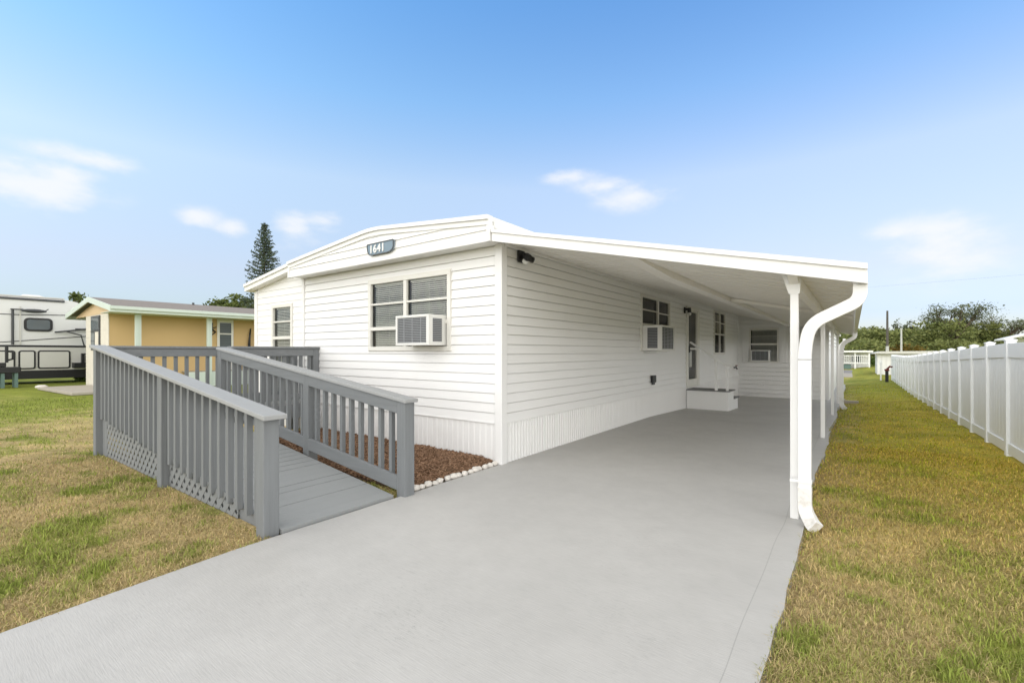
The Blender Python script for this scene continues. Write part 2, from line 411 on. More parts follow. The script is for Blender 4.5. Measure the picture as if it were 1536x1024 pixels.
def build_driveway():
    mb = MB(); ys = list(np.arange(-9, 31.01, .25)); L = []; Rr = []
    for y in ys:
        xl = float(slab_left(np.array(y)))+random.uniform(-.006,.006); xr = float(slab_right(np.array(y)))+random.uniform(-.012,.012)
        z = gzs(y)+.012
        L.append((xl,y,z)); Rr.append((xr,y,z))
    for i in range(len(ys)-1):
        a, b, c, d = L[i], Rr[i], Rr[i+1], L[i+1]
        m1 = tuple((p+q)/2 for p, q in zip(a, b)); m2 = tuple((p+q)/2 for p, q in zip(d, c))
        mb.poly([a, m1, m2, d]); mb.poly([m1, b, c, m2])
        mb.poly([b, (b[0],b[1],b[2]-.12), (c[0],c[1],c[2]-.12), c]); mb.poly([d, (d[0],d[1],d[2]-.12), (a[0],a[1],a[2]-.12), a])
    struct(mb.build('driveway', driveway_material()))
build_driveway()

# ------------------------------------------------------------------ planes of the house
PF = lambda u, n, z: (u, FY-n, z)
PS = lambda u, n, z: (WX+n, u, z)
PB = lambda u, n, z: (u, BY-n, z)
EXP = .127
def lap_siding(mb, P, u0, u1, z0, z1, holes=(), top=None, n0=0.0, dep=.012, du=None, e=EXP, zref=.53, groove=.009):
    brk = set([z0, z1]); z = zref
    while z < z1: brk.add(round(z, 5)) if z > z0 else None; z += e
    for h in holes:
        for q in (h[2], h[3]):
            if z0 < q < z1: brk.add(q)
    brk = sorted(brk)
    def off(z, lo): return n0+.002+dep*(1-((z-lo)/e))
    for a, b in zip(brk, brk[1:]):
        if b-a < 1e-5: continue
        k = math.floor((a-zref)/e+1e-4); lo = zref+k*e
        us = [u0, u1]
        if du:
            us = list(np.linspace(u0, u1, max(2, int((u1-u0)/du)+1)))
        iv = []
        for p, q in zip(us, us[1:]):
            cur = [(p, q)]
            for h in holes:
                if h[2] < b-1e-6 and h[3] > a+1e-6:
                    nx = []
                    for s, t in cur:
                        if h[1] <= s or h[0] >= t: nx.append((s, t)); continue
                        if h[0] > s: nx.append((s, h[0]))
                        if h[1] < t: nx.append((h[1], t))
                    cur = nx
            iv += cur
        for s, t in iv:
            bs, bt = b, b
            gr = 0
            if abs(b-(lo+e)) < 1e-4 and b-a > .02: gr = groove; bs = bt = b-gr
            if top:
                bs, bt = min(b, top(s)), min(b, top(t))
                if bs <= a+1e-4 and bt <= a+1e-4: continue
                bs = max(bs, a); bt = max(bt, a)
            mb.poly([P(s, off(a, lo), a), P(t, off(a, lo), a), P(t, off(bt, lo), bt), P(s, off(bs, lo), bs)])
            if gr and not (top and (bs < b-gr-1e-4 or bt < b-gr-1e-4)):
                mb.poly([P(s, off(b-gr, lo), b-gr), P(t, off(b-gr, lo), b-gr), P(t, n0-.016, b-gr), P(s, n0-.016, b-gr)])
                mb.poly([P(s, n0-.016, b-gr), P(t, n0-.016, b-gr), P(t, n0-.016, b+.002), P(s, n0-.016, b+.002)])
            if abs(a-lo) < 1e-4:
                mb.poly([P(s, n0-.016, a), P(t, n0-.016, a), P(t, off(a, lo), a), P(s, off(a, lo), a)])

def skirt(mb, P, u0, u1, z0f, z1, pitch=.06, d=.012):
    u = u0
    prof = [(0,0),(.42,0),(.5,d),(.92,d),(1,0)]
    while u < u1-1e-6:
        w = min(pitch, u1-u)
        for (a, na), (b, nb) in zip(prof, prof[1:]):
            ua, ub = u+a*w, u+b*w
            mb.poly([P(ua, na, z0f(ua)), P(ub, nb, z0f(ub)), P(ub, nb, z1), P(ua, na, z1)])
        u += w

def window(parent, P, u0, u1, z0, z1, cols, bars, fw=.05, depth=.10, blinds=True, curtain=None, proud=.035, bar_w=.032):
    """u0..u1,z0..z1: outer size of the frame. cols: inner mullion positions; bars: per column list of (z, thickness)"""
    hole = (u0+.02, u1-.02, z0+.02, z1-.02)
    fr = MB()
    fr.pbox(P, u0, u1, -.02, proud, z1-fw, z1); fr.pbox(P, u0, u1, -.02, proud, z0, z0+fw)
    fr.pbox(P, u0, u0+fw, -.02, proud, z0+fw, z1-fw); fr.pbox(P, u1-fw, u1, -.02, proud, z0+fw, z1-fw)
    fr.pbox(P, u0-.012, u1+.012, .004, .012+.006, z0-.012, z0-.0005); fr.pbox(P, u0-.012, u1+.012, .004, .018, z1+.0005, z1+.012)
    o = fr.build('window', M['alum'], parent, bevel=.004)
    ib = MB()   # lining and the dark room behind
    d2 = -.38
    a0, a1, b0, b1 = u0+.02, u1-.02, z0+.02, z1-.02
    for q in ([P(a0,d2,b0),P(a1,d2,b0),P(a1,d2,b1),P(a0,d2,b1)], [P(a0,-.02,b0),P(a0,d2,b0),P(a0,d2,b1),P(a0,-.02,b1)], [P(a1,-.02,b0),P(a1,d2,b0),P(a1,d2,b1),P(a1,-.02,b1)],
              [P(a0,-.02,b1),P(a1,-.02,b1),P(a1,d2,b1),P(a0,d2,b1)], [P(a0,-.02,b0),P(a1,-.02,b0),P(a1,d2,b0),P(a0,d2,b0)]): ib.poly(q)
    ib.build('reveal', M['interior'], o)
    edges = [u0+fw]+[c for c in cols]+[u1-fw]
    sh = MB()
    for c in cols: sh.pbox(P, c-.035, c+.035, -.018, proud-.006, z0+fw, z1-fw)
    panes = MB()
    for ci in range(len(edges)-1):
        l = edges[ci]+(.035 if ci else 0); r = edges[ci+1]-(.035 if ci < len(edges)-2 else 0)
        for z, t in bars[ci]: sh.pbox(P, l, r, -.016, proud-.012 if t < .04 else proud-.004, z-t/2, z+t/2)
        panes.poly([P(l,-.006,z0+fw),P(r,-.006,z0+fw),P(r,-.006,z1-fw),P(l,-.006,z1-fw)])
        if blinds:
            bl = MB(); z = z0+fw+.01; k = 0
            skew = random.uniform(-.25,.25)
            while z < z1-fw-.03:
                t = .0135+.0012*math.sin(k*.7)
                bl.poly([P(l+.03,-.050+.011,z-t*.8),P(r-.008,-.050+.011,z-t*.8),P(r-.008,-.050-.011,z+t*.8),P(l+.03,-.050-.011,z+t*.8)])
                z += .0295; k += 1
            bl.pbox(P, l+.025, r-.005, -.07, -.035, z1-fw-.03, z1-fw-.002)
            for q in (l+.12, (l+r)/2, r-.12): bl.pbox(P, q-.0015, q+.0015, -.0375, -.0355, z0+fw, z1-fw-.03)
            bl.build('blind', M['blind'], o)
        if curtain:
            cu = MB(); n = 24
            for i in range(n):
                a = l+(r-l)*i/n; b = l+(r-l)*(i+1)/n
                na = -.10+.015*math.sin(i*1.3); nb = -.10+.015*math.sin((i+1)*1.3)
                cu.poly([P(a,na,curtain[0]),P(b,nb,curtain[0]),P(b,nb,curtain[1]),P(a,na,curtain[1])])
            cu.build('curtain', M['curtain'], o)
    if sh.v: sh.build('sash', M['alum'], o, bevel=.003)
    panes.build('pane', M['glass'], o)
    return hole

# ------------------------------------------------------------------ the mobile home
home = thing('mobile_home', 'white lap sided mobile home with bowed gable front and blue number plaque', 'mobile home', (-6, 8, 0))
GE_L, GE_R, GF = -8.34, -3.585, 4.40       # gable eaves and front plane
H = {}
H['front'] = window(home, PF, -6.33, -4.49, 1.46, 2.59, [-5.44], [[(2.20,.03),(1.81,.055)],[(2.20,.03),(1.87,.05)]], fw=.065)
H['ext'] = window(home, PF, -9.50, -8.70, 1.10, 2.38, [], [[(2.04,.03),(1.72,.06)]], fw=.06)
H['s1'] = window(home, PS, 9.45, 11.36, 1.47, 2.67, [10.52], [[(2.35,.025),(2.03,.05)],[(2.33,.025),(2.03,.05)]], fw=.06, blinds=False)
H['s2'] = window(home, PS, 15.80, 17.40, 1.36, 2.78, [16.62], [[(2.42,.025),(2.02,.05)],[(2.40,.025),(2.02,.05)]], fw=.06, blinds=False, curtain=(2.06, 2.70))
H['back'] = window(home, PB, -3.22, -2.24, 1.04, 2.32, [], [[(1.73,.06),(2.03,.012)]], fw=.05, blinds=True)
door_hole = (12.78, 13.92, .46, 2.66)

w = MB(); lap_siding(w, PF, -8.27, -3.70, .53, 2.83, [H['front']])
w.build('front_wall', M['siding'], home)
ext_top = lambda u: 2.74+.135*(u+10.2)
w = MB(); lap_siding(w, PF, -10.12, -8.345, .53, 3.02, [H['ext']], top=ext_top, du=.12)
lap_siding(w, lambda u, n, z: (-10.2-n, u, z), 4.74, 14, .53, 2.74)
w.build('extension_wall', M['siding'], home)
w = MB(); lap_siding(w, PS, 4.75, BY, .53, 2.93, [H['s1'], H['s2'], door_hole], groove=.012)
w.build('side_wall', M['siding'], home)
w = MB(); lap_siding(w, PB, WX+.03, -.80, gzs(BY)+.0, 2.95, [H['back']], zref=-.29, e=.165, dep=.03, groove=.024)
lap_siding(w, lambda u, n, z: (-.72+n, u, z), BY+.08, 31, -.30, 2.25, zref=-.29, e=.165, dep=.03, groove=.024)
w.build('annex_wall', M['siding'], home)
# skirting
w = MB(); skirt(w, PF, -8.27, -3.70, lambda u: -.02, .525, .10, .005); skirt(w, PF, -10.2, -8.35, lambda u: -.02, .525, .10, .005)
w.box(-8.27, -3.66, FY-.022, FY-.001, .518, .5295)
w.build('front_skirting', M['siding'], home)
w = MB(); skirt(w, PS, 4.75, BY, lambda u: gzs(u)-.02, .525, .068, .014)
w.box(WX+.001, WX+.024, 4.75, BY, .518, .5295)
w.build('side_skirting', M['siding'], home)
# corner posts and trim
for q in ((WX-.085, WX+.032, FY-.032, FY+.085, -.01, 2.83), (-8.345, -8.272, FY-.034, FY+.02, -.01, 2.84), (-10.235, -10.12, FY-.032, FY+.07, -.01, 2.72),
          (WX-.01, WX+.03, BY-.03, BY+.0, -.3, 2.93), (-.80, -.69, BY-.03, BY+.08, -.3, 2.4)):
    MB().box(*q).build('corner_trim', M['trim'], home, bevel=.006)
w = MB()   # rain conduit down the inner corner and trim bead under the side soffit
w.box(WX+.02, WX+.045, 4.7, BY, 2.80, 2.835)
w.build('soffit_bead', M['trim'], home)
# gable: boxed front with lap siding, soffit, roof edge
def roof_z(u):
    pts = [(GE_L, 3.07), (-6.15, 3.283), (-5.90, 3.300), (-5.65, 3.290), (GE_R, 3.10)]
    for (a, za), (b, zb) in zip(pts, pts[1:]):
        if u <= b: return za+(zb-za)*(u-a)/(b-a)
    return pts[-1][1]
PG = lambda u, n, z: (u, GF-n, z)
w = MB(); lap_siding(w, PG, GE_L+.03, GE_R-.03, 2.83, 3.4, top=lambda u: roof_z(u)-.09, du=.15, e=.118, zref=2.83, dep=.018)
w.build('gable', M['siding'], home)
w = MB(); w.box(GE_L+.02, GE_R-.02, GF+.005, FY+.03, 2.815, 2.828)
w.box(GE_L, GE_R, GF-.022, GF+.004, 2.80, 2.8295)
w.build('gable_soffit', M['trim'], home)
us = list(np.linspace(GE_L, GE_R, 33))
w = MB()
for a, b in zip(us, us[1:]):       # metal roof edge in two steps, then the roof sheet
    za, zb = roof_z(a), roof_z(b)
    for (t0, t1, y0, y1) in ((-.10,-.035,GF-.03,GF+.05), (-.034,.02,GF-.055,GF+.05)):
        w.hexa([(a,y0,za+t0),(b,y0,zb+t0),(b,y1,zb+t0),(a,y1,za+t0),(a,y0,za+t1),(b,y0,zb+t1),(b,y1,zb+t1),(a,y1,za+t1)])
w.box(GE_R-.04, GE_R+.015, GF-.028, GF+.06, 2.80, roof_z(GE_R)-.10); w.box(GE_L-.015, GE_L+.04, GF-.028, GF+.06, 2.80, roof_z(GE_L)-.10)
w.build('roof_edge', M['trim'], home)
w = MB()
for a, b in zip(us, us[1:]):
    za, zb = roof_z(a)+.012, roof_z(b)+.012; y0, y1 = GF+.051, BY+.6
    w.hexa([(a,y0,za-.06),(b,y0,zb-.06),(b,y1,zb-.06),(a,y1,za-.06),(a,y0,za),(b,y0,zb),(b,y1,zb),(a,y1,za)])
w.box(GE_R-.045, GE_R+.02, GF+.062, BY+.6, 2.975, roof_z(GE_R)-.05)
w.box(GE_L-.02, GE_L+.045, GF+.062, BY-5, 2.83, roof_z(GE_L)-.05)
w.build('roof', M['roofmetal'], home)
# lower shed roof of the left extension
w = MB()
for (t0, t1, y0) in ((-.035,.055,4.50),(.056,.115,4.475)):
    p = [(-10.37, 2.75), (-8.36, 2.75+2.01*.135)]
    w.hexa([(p[0][0],y0,p[0][1]+t0),(p[1][0],y0,p[1][1]+t0),(p[1][0],14,p[1][1]+t0),(p[0][0],14,p[0][1]+t0),(p[0][0],y0,p[0][1]+t1),(p[1][0],y0,p[1][1]+t1),(p[1][0],14,p[1][1]+t1),(p[0][0],14,p[0][1]+t1)])
w.build('extension_roof', M['trim'], home)
# annex roof (low, hidden behind the carport)
w = MB(); w.hexa([(WX,BY+.05,2.96),(-.55,BY+.05,2.30),(-.55,31.2,2.26),(WX,31.2,2.92),(WX,BY+.05,3.05),(-.55,BY+.05,2.39),(-.55,31.2,2.35),(WX,31.2,3.01)])
w.build('annex_roof', M['trim'], home)
# shutters beside the annex window
for a, b in ((-3.46,-3.24),(-2.22,-1.98)):
    w = MB(); w.pbox(PB, a, b, .02, .045, 1.04, 2.34)
    for k in range(1, 3): w.pbox(PB, a+.02*k+.05*(k-1), a+.02*k+.05*k, .045, .052, 1.08, 2.30)
    w.build('shutter', M['trim'], home, bevel=.004)
# storm door
dr = MB()
u0, u1, z0, z1 = 12.74, 13.96, .47, 2.67
dr.pbox(PS, u0, u0+.11, -.02, .05, z0, z1); dr.pbox(PS, u1-.20, u1, -.02, .05, z0, z1); dr.pbox(PS, u0+.11, u1-.20, -.02, .05, z1-.08, z1); dr.pbox(PS, u0+.11, u1-.20, -.02, .06, z0, z0+.04)
door = dr.build('door', M['alum'], home, bevel=.004)
w = MB(); l, r = u0+.11, u1-.20
w.pbox(PS, l, l+.06, -.01, .035, z0+.04, z1-.08); w.pbox(PS, r-.06, r, -.01, .035, z0+.04, z1-.08)
w.pbox(PS, l+.06, r-.06, -.01, .035, z1-.13, z1-.08); w.pbox(PS, l+.06, r-.06, -.01, .035, z0+.04, z0+.22); w.pbox(PS, l+.06, r-.06, -.01, .036, 1.50, 1.55)
w.build('storm_sash', M['alum'], door)
w = MB(); w.poly([PS(l+.06,.01,z0+.2),PS(r-.06,.01,z0+.2),PS(r-.06,.01,z1-.12),PS(l+.06,.01,z1-.12)]); w.build('pane', M['glass'], door)
w = MB(); w.pbox(PS, l+.02, r-.02, -.30, -.28, z0, z1); w.pbox(PS, l, l+.01, -.30, -.02, z0, z1); w.pbox(PS, r-.01, r, -.30, -.02, z0, z1); w.build('dark_hall', M['interior'], door)
w = MB(); w.pbox(PS, l+.30, l+.55, -.02, -.015, 1.02, 1.46); w.build('notice', M['blind'], door)
w = MB(); w.pbox(PS, l+.025, l+.05, .035, .075, 1.42, 1.60); w.build('handle', M['darkgrey'], door)

# plaque on the gable
sg = MB(); ol = [(-.30,.085),(.31,.085),(.31,-.005),(.29,-.045),(.24,-.075),(.16,-.085),(-.20,-.085),(-.25,-.07),(-.285,-.03),(-.30,.03)]
cx, cz = -5.66, 2.985
n = len(ol)
f = [(cx+a, GF-.045, cz+b) for a, b in ol]; bk = [(cx+a, GF-.022, cz+b) for a, b in ol]
sg.poly(f); sg.poly(list(reversed(bk)))
for i in range(n): sg.poly([f[i], bk[i], bk[(i+1)%n], f[(i+1)%n]])
plaque = thing('address_plaque', 'blue grey house number plaque reading 1641 on the white gable', 'sign', (cx, GF-.022, cz))
pb = sg.build('board', M['sign'], plaque)
rim = MB()
for i in range(n): rim.bar((f[i][0], f[i][1]-.003, f[i][2]), (f[(i+1)%n][0], f[i][1]-.003, f[(i+1)%n][2]), .008, .012)
rim.build('rim', M['darkgrey'], plaque)
cu = bpy.data.curves.new('digits', 'FONT'); cu.body = '1641'; cu.size = .165; cu.align_x = 'CENTER'; cu.align_y = 'CENTER'; cu.extrude = .004; cu.offset = .004; cu.space_character = 1.12
tmp = bpy.data.objects.new('digits_curve', cu); COL.objects.link(tmp)
dg = bpy.context.evaluated_depsgraph_get(); dme = bpy.data.meshes.new_from_object(tmp.evaluated_get(dg))
COL.objects.unlink(tmp); bpy.data.objects.remove(tmp); bpy.data.curves.remove(cu)
dme.materials.clear(); dme.materials.append(M['white'])
dme.transform(Matrix.Translation((cx-.06-LOC[plaque.name].x, GF-.052-LOC[plaque.name].y, cz-.002-LOC[plaque.name].z)) @ Matrix.Rotation(R(90), 4, 'X'))
do = bpy.data.objects.new('house_number', dme); COL.objects.link(do); do.parent = plaque

# ------------------------------------------------------------------ air conditioners
def air_conditioner(P, u0, u1, n1, z0, z1, label, flip=False, side=1, n0=-.05, grille_rows=15):
    c = P((u0+u1)/2, 0, z0)
    t = thing('window_air_conditioner', label, 'air conditioner', c, 'window air conditioners of the white home')
    b = MB(); fr = .035
    b.pbox(P, u0, u1, n0, n1-.02, z0, z1)
    b.pbox(P, u0, u1, n1-.0195, n1+.004, z1-fr, z1); b.pbox(P, u0, u1, n1-.0195, n1+.004, z0, z0+fr); b.pbox(P, u0, u0+fr, n1-.0195, n1+.004, z0+fr, z1-fr); b.pbox(P, u1-fr*1.6, u1, n1-.0195, n1+.004, z0+fr, z1-fr)
    b.build('casing', M['acwhite'], t, bevel=.006)
    g = MB(); g.pbox(P, u0+fr, u1-fr*1.6, n1-.0194, n1-.017, z0+fr, z1-fr); g.build('coil', M['acdark'], t)
    g = MB()
    for k in range(grille_rows):
        z = z0+fr+(z1-z0-2*fr)*(k+.5)/grille_rows
        g.pbox(P, u0+fr, u1-fr*1.6, n1-.0165, n1-.004, z-.005, z+.005)
    for k in range(1, 4):
        u = u0+(u1-u0)*k/4; g.pbox(P, u-.004, u+.004, n1-.017, n1-.003, z0+fr, z1-fr)
    g.build('grille', M['acgrill'], t)
    # louvred vents on both cheeks
    for us, sgn in ((u0, -1), (u1, 1)):
        v = MB(); a, bb = us+sgn*.001, us+sgn*.007
        na, nb = n1*.30, n1*.80
        v.pbox(P, us, us+sgn*.0015, na, nb, z0+.05, z1-.05); v.build('cheek_vent', M['acdark'], t)
        v = MB()
        for k in range(13):
            z = z0+.05+(z1-z0-.1)*(k+.5)/13; v.pbox(P, us+sgn*.002, us+sgn*.010, na, nb, z-.005, z+.005)
        v.build('cheek_louvre', M['acgrill'], t)
    return t
air_conditioner(PF, -5.27, -4.585, .34, 1.535, 1.955, 'white air conditioner jutting from the blind covered window on the front wall')
w_ac = air_conditioner(PS, 9.53, 10.14+.25, .43, 1.47, 2.00, 'white air conditioner under the side window left of the storm door')
air_conditioner(PB, -3.14, -2.50, .22, 1.08, 1.50, 'small white air conditioner in the shuttered annex window at carport end', grille_rows=11)
# ledger under the side unit
tag(MB().box(WX+.02, WX+.30, 9.6, 10.3, 1.435, 1.455).build('support_shelf', M['acwhite']), 'thin white shelf propping the air conditioner on the side wall', 'shelf')

# ------------------------------------------------------------------ wall fittings
fl = thing('security_floodlight', 'black motion floodlight high on the side wall near the house corner', 'floodlight', (WX, 5.05, 2.72))
w = MB(); w.pbox(PS, 4.99, 5.13, .018, .05, 2.64, 2.80); w.bar((WX+.05,5.06,2.72),(WX+.13,5.06,2.70),.05,.05); w.build('bracket', M['black'], fl, bevel=.01)
w = MB(); w.bar((WX+.12,5.04,2.72),(WX+.22,4.98,2.66),.085,.085); w.bar((WX+.12,5.08,2.70),(WX+.20,5.13,2.66),.075,.075); w.build('lamp_head', M['black'], fl, bevel=.02)
w = MB(); w.blob((WX+.13,5.03,2.645),.05,.05,.04); w.build('sensor', M['lens'], fl, smooth=True)
wl = thing('wall_lantern', 'small black wall lamp beside the top of the storm door', 'wall lamp', (WX, 12.55, 2.5))
w = MB(); w.pbox(PS, 12.50, 12.62, .018, .05, 2.46, 2.62); w.bar((WX+.05,12.56,2.57),(WX+.14,12.56,2.55),.05,.05); w.tube([(WX+.14,12.56,2.60),(WX+.15,12.56,2.47)],.05,10); w.build('lamp_body', M['black'], wl, bevel=.008)
w = MB(); w.blob((WX+.15,12.56,2.44),.05,.05,.05); w.build('globe', M['lens'], wl, smooth=True)
ob = thing('outlet_box', 'black weatherproof outlet box low on the white side wall', 'outlet', (WX, 10.13, .8))
w = MB(); w.pbox(PS, 10.03, 10.24, .018, .075, .76, .92); w.build('cover', M['black'], ob, bevel=.012)
w = MB(); w.pbox(PS, 10.08, 10.19, .02, .06, .715, .7595); w.build('cord_plug', M['darkgrey'], ob)
fa = thing('hose_tap', 'small dark hose tap on the side wall behind the steps', 'tap', (WX, 18.9, .8))
w = MB(); w.tube([(WX+.0,18.9,.85),(WX+.10,18.9,.85),(WX+.13,18.9,.78)],.03,8); w.build('spout', M['darkgrey'], fa); w = MB(); w.blob((WX+.10,18.9,.92),.05,.05,.025); w.build('wheel', M['redbrown'], fa)

# ------------------------------------------------------------------ entry steps
st = thing('entry_steps', 'white boxed steps with grey treads and white handrail below the storm door', 'steps', (-3.1, 13.2, gzs(13)))
w = MB()
w.box(WX+.03, -2.56, 12.72, 13.38, gzs(13)-.03, .415); w.box(WX+.03, -2.56, 13.385, 13.95, gzs(13)-.04, .19)
w.build('step_box', M['trim'], st, bevel=.006)
w = MB(); w.box(WX+.03, -2.52, 12.69, 13.40, .416, .447); w.box(WX+.03, -2.52, 13.39, 13.99, .191, .22); w.build('tread', M['stepgrey'], st, bevel=.006)
for x, ztop in ((-2.84, 1.24), (-2.585, 1.04)):
    w = MB(); w.box(x-.03, x+.03, 12.66, 12.72-.001+.03, .447, ztop) if x < -2.7 else w.box(x-.03, x+.03, 12.70, 12.76, .447, ztop)
    w.build('rail_post', M['trim'], st, bevel=.004)
w = MB(); w.bar((-3.50, 12.73, 1.70), (-2.52, 12.73, 1.03), .06, .045); w.build('handrail', M['trim'], st, bevel=.006)

# ------------------------------------------------------------------ carport
cp = thing('carport', 'white attached carport with sloping pan roof over the grey driveway', 'carport', (-1.8, 11, 0))
CX0, CX1, CY0, CY1 = -3.56, .02, 4.40, BY+.02
def cb(x): return 1.965+(2.80-1.965)*(.085-x)/(.085-CX0)      # underside of the fascia line
w = MB()
for t0, t1, y0, y1 in ((0,.105,CY0,CY0+.05),(.106,.15,CY0-.02,CY0+.05)):
    w.hexa([(CX0,y0,cb(CX0)+t0),(CX1+.067,y0,cb(CX1+.067)+t0),(CX1+.067,y1,cb(CX1+.067)+t0),(CX0,y1,cb(CX0)+t0),(CX0,y0,cb(CX0)+t1),(CX1+.067,y0,cb(CX1+.067)+t1),(CX1+.067,y1,cb(CX1+.067)+t1),(CX0,y1,cb(CX0)+t1)])
w.build('fascia', M['trim'], cp)
# roof pans: each pan is a strip across the slope with a small raised seam below
w = MB(); y = CY0+.052; k = 0
while y < CY1:
    y2 = min(y+.305, CY1); a, b = y, y2-.012
    for s0, s1, lo in ((a, b, .034), (b, y2, .029)):
        x0, x1 = CX0-.02, CX1
        w.hexa([(x0,s0,cb(x0)+lo),(x1,s0,cb(x1)+lo),(x1,s1,cb(x1)+lo),(x0,s1,cb(x0)+lo),(x0,s0,cb(x0)+.125),(x1,s0,cb(x1)+.125),(x1,s1,cb(x1)+.125),(x0,s1,cb(x0)+.125)])
    y = y2; k += 1
w.build('roof', M['ceiling'], cp)
def xbeam(name, X, w_, h_, y0, y1, taper):
    mb = MB(); z = cb(X)+.028; a, b = X-w_/2, X+w_/2
    mb.hexa([(a,y0,z-.02),(b,y0,z-.02),(b,y0+taper,z-h_),(a,y0+taper,z-h_),(a,y0,z),(b,y0,z),(b,y0+taper,z),(a,y0+taper,z)])
    mb.box(a, b, y0+taper+.0005, y1, z-h_, z); return mb.build(name, M['ceiling'], cp)
xbeam('beam', -1.86, .13, .085, CY0+.06, CY1-.03, 1.3)
xbeam('header_beam', -.41, .07, .10, CY0+.06, CY1-.03, .24)
w = MB()    # cross member where the two roof lengths meet
x0, x1 = -1.79, CX1-.02
w.hexa([(x0,9.1,cb(x0)-.035),(x1,9.1,cb(x1)-.015),(x1,9.2,cb(x1)-.015),(x0,9.2,cb(x0)-.035),(x0,9.1,cb(x0)+.028),(x1,9.1,cb(x1)+.028),(x1,9.2,cb(x1)+.028),(x0,9.2,cb(x0)+.028)])
w.build('cross_beam', M['ceiling'], cp)
w = MB(); prof = [(.0,-.105),(.062,-.105),(.062,.0),(.054,.0),(.054,-.097),(.0,-.097)]
zz = cb(CX1)+.09
for (a, za), (b, zb) in zip(prof, prof[1:]):
    w.poly([(CX1+a,CY0+.052,zz+za),(CX1+b,CY0+.052,zz+zb),(CX1+b,CY1+.2,zz+zb),(CX1+a,CY1+.2,zz+za)])
w.box(CX1, CX1+.062, CY1+.2005, CY1+.205, zz-.1045, zz)
w.build('gutter', M['trim'], cp)
for y in (4.67, 9.28, 13.70, 18.2):
    z0 = gzs(y)+.012; zt = cb(-.41)+.028-.10
    w = MB(); w.box(-.44, -.378, y-.031, y+.031, z0, zt+.0); post = w.build('post', M['trim'], cp, bevel=.006)
    w = MB()
    w.hexa([(-.449,y-.036,zt-.06),(-.369,y-.036,zt-.06),(-.369,y+.036,zt-.06),(-.449,y+.036,zt-.06),(-.50,y-.036,zt+.105),(-.36,y-.036,zt+.075),(-.36,y+.036,zt+.075),(-.50,y+.036,zt+.105)])
    w.build('bracket', M['trim'], post)
def smooth_path(pts, n=8):
    """rounded corners through control points"""
    P = [Vector(p) for p in pts]; out = [P[0]]
    for i in range(1, len(P)-1):
        r = min((P[i]-P[i-1]).length, (P[i+1]-P[i]).length)*.5
        a = P[i]+(P[i-1]-P[i]).normalized()*r; b = P[i]+(P[i+1]-P[i]).normalized()*r
        for k in range(n+1):
            t = k/n; out.append(a*(1-t)**2+P[i]*2*t*(1-t)+b*t*t)
    out.append(P[-1]); return out
def downspout(y, xg, xv, zb, size=(.046,.036), kick=.11, xoff=0):
    hw, hd = size
    prof = [(-hw,-hd),(hw,-hd),(hw,hd),(-hw,hd)]
    zg = cb(CX1)+.0
    path = smooth_path([(xg, y, zg), (xg-.005, y, zg-.135), (xv+.04, y+.04, zg-.30), (xv, y+.06, zg-.50), (xv, y+.06, zb+.30)], 10)
    w = MB(); w.sweep(path, prof, up=(0,1,0)); ds = w.build('downspout', M['trim'], cp, bevel=.008)
    w = MB()
    path = smooth_path([(xv, y+.06, zb+.32), (xv, y+.06, zb+.13), (xv+kick*.5, y-.02, zb+.05), (xv+kick*.75, y-.06, zb+.03)], 6)
    hw2, hd2 = hw*1.07, hd*1.07
    w.sweep(path, [(-hw2,-hd2),(hw2,-hd2),(hw2,hd2),(-hw2,hd2)], up=(0,1,0)); w.build('elbow', M['dirty_trim'], ds, bevel=.004)
    w = MB(); z = zb+.36; w.box(xv-hw-.06, xv+hw+.004, y+.06-hd-.006, y+.06+hd+.004, z, z+.02)
    w.build('strap', M['trim'], ds)
    w = MB(); z = zg-.60; w.box(xv-hw-.003, xv+hw+.003, y+.06-hd-.003, y+.06+hd+.003, z, z+.007); w.build('joint', M['acgrill'], ds)
downspout(4.50, .045, -.325, 0)
downspout(16.0, .04, -.27, gzs(16.2)+.0, size=(.05,.04))
downspout(23.5, -.30, -.50, -.35, size=(.05,.04))
sb = thing('splash_block', 'pale concrete splash block on the grass behind the second downspout', 'splash block', (-.1, 18.9, gz(-.1, 18.9)))
w = MB(); z = gz(-.1, 18.9); w.box(-.3, .14, 18.6, 19.2, z-.02, z+.05); w.box(-.3, -.22, 18.6, 19.2, z+.05, z+.09); w.box(-.3, .14, 18.6, 18.68, z+.0505, z+.085); w.build('block', M['concrete_pad'], sb, bevel=.01)

# ------------------------------------------------------------------ wheelchair ramp
rp = thing('wheelchair_ramp', 'grey painted wooden wheelchair ramp with balustrades and lattice skirting', 'ramp', (-6, 2.4, 0))
RX0, RX1, RXM = -3.66, -8.60, -7.85
def dz(x): return min(.03+.112*(RX0-x), .56) if x < RX0 else .03
def nz(x): return .965+.115*(RX0-x)          # near rail cap top
def fz(x): return .985+.123*(-3.60-x)        # far rail cap top
def ramp_post(x, y, z0, z1, s=.125):
    w = MB(); w.box(x-s/2, x+s/2, y-s/2, y+s/2, z0, z1); return w.build('post', M['ramp'], rp, bevel=.007)
def slope_bar(x0, x1, y0, y1, zf, t0, t1, name, m):
    w = MB(); w.hexa([(x0,y0,zf(x0)+t0),(x1,y0,zf(x1)+t0),(x1,y1,zf(x1)+t0),(x0,y1,zf(x0)+t0),(x0,y0,zf(x0)+t1),(x1,y0,zf(x1)+t1),(x1,y1,zf(x1)+t1),(x0,y1,zf(x0)+t1)])
    return w.build(name, m, rp, bevel=.006)
NY = 1.80
for x in (-3.745, -6.0, -8.60): ramp_post(x, NY, -.02, nz(x)-.036)
slope_bar(-3.60, -8.69, NY-.10, NY+.085, nz, -.038, 0, 'top_rail', M['ramp_top'])
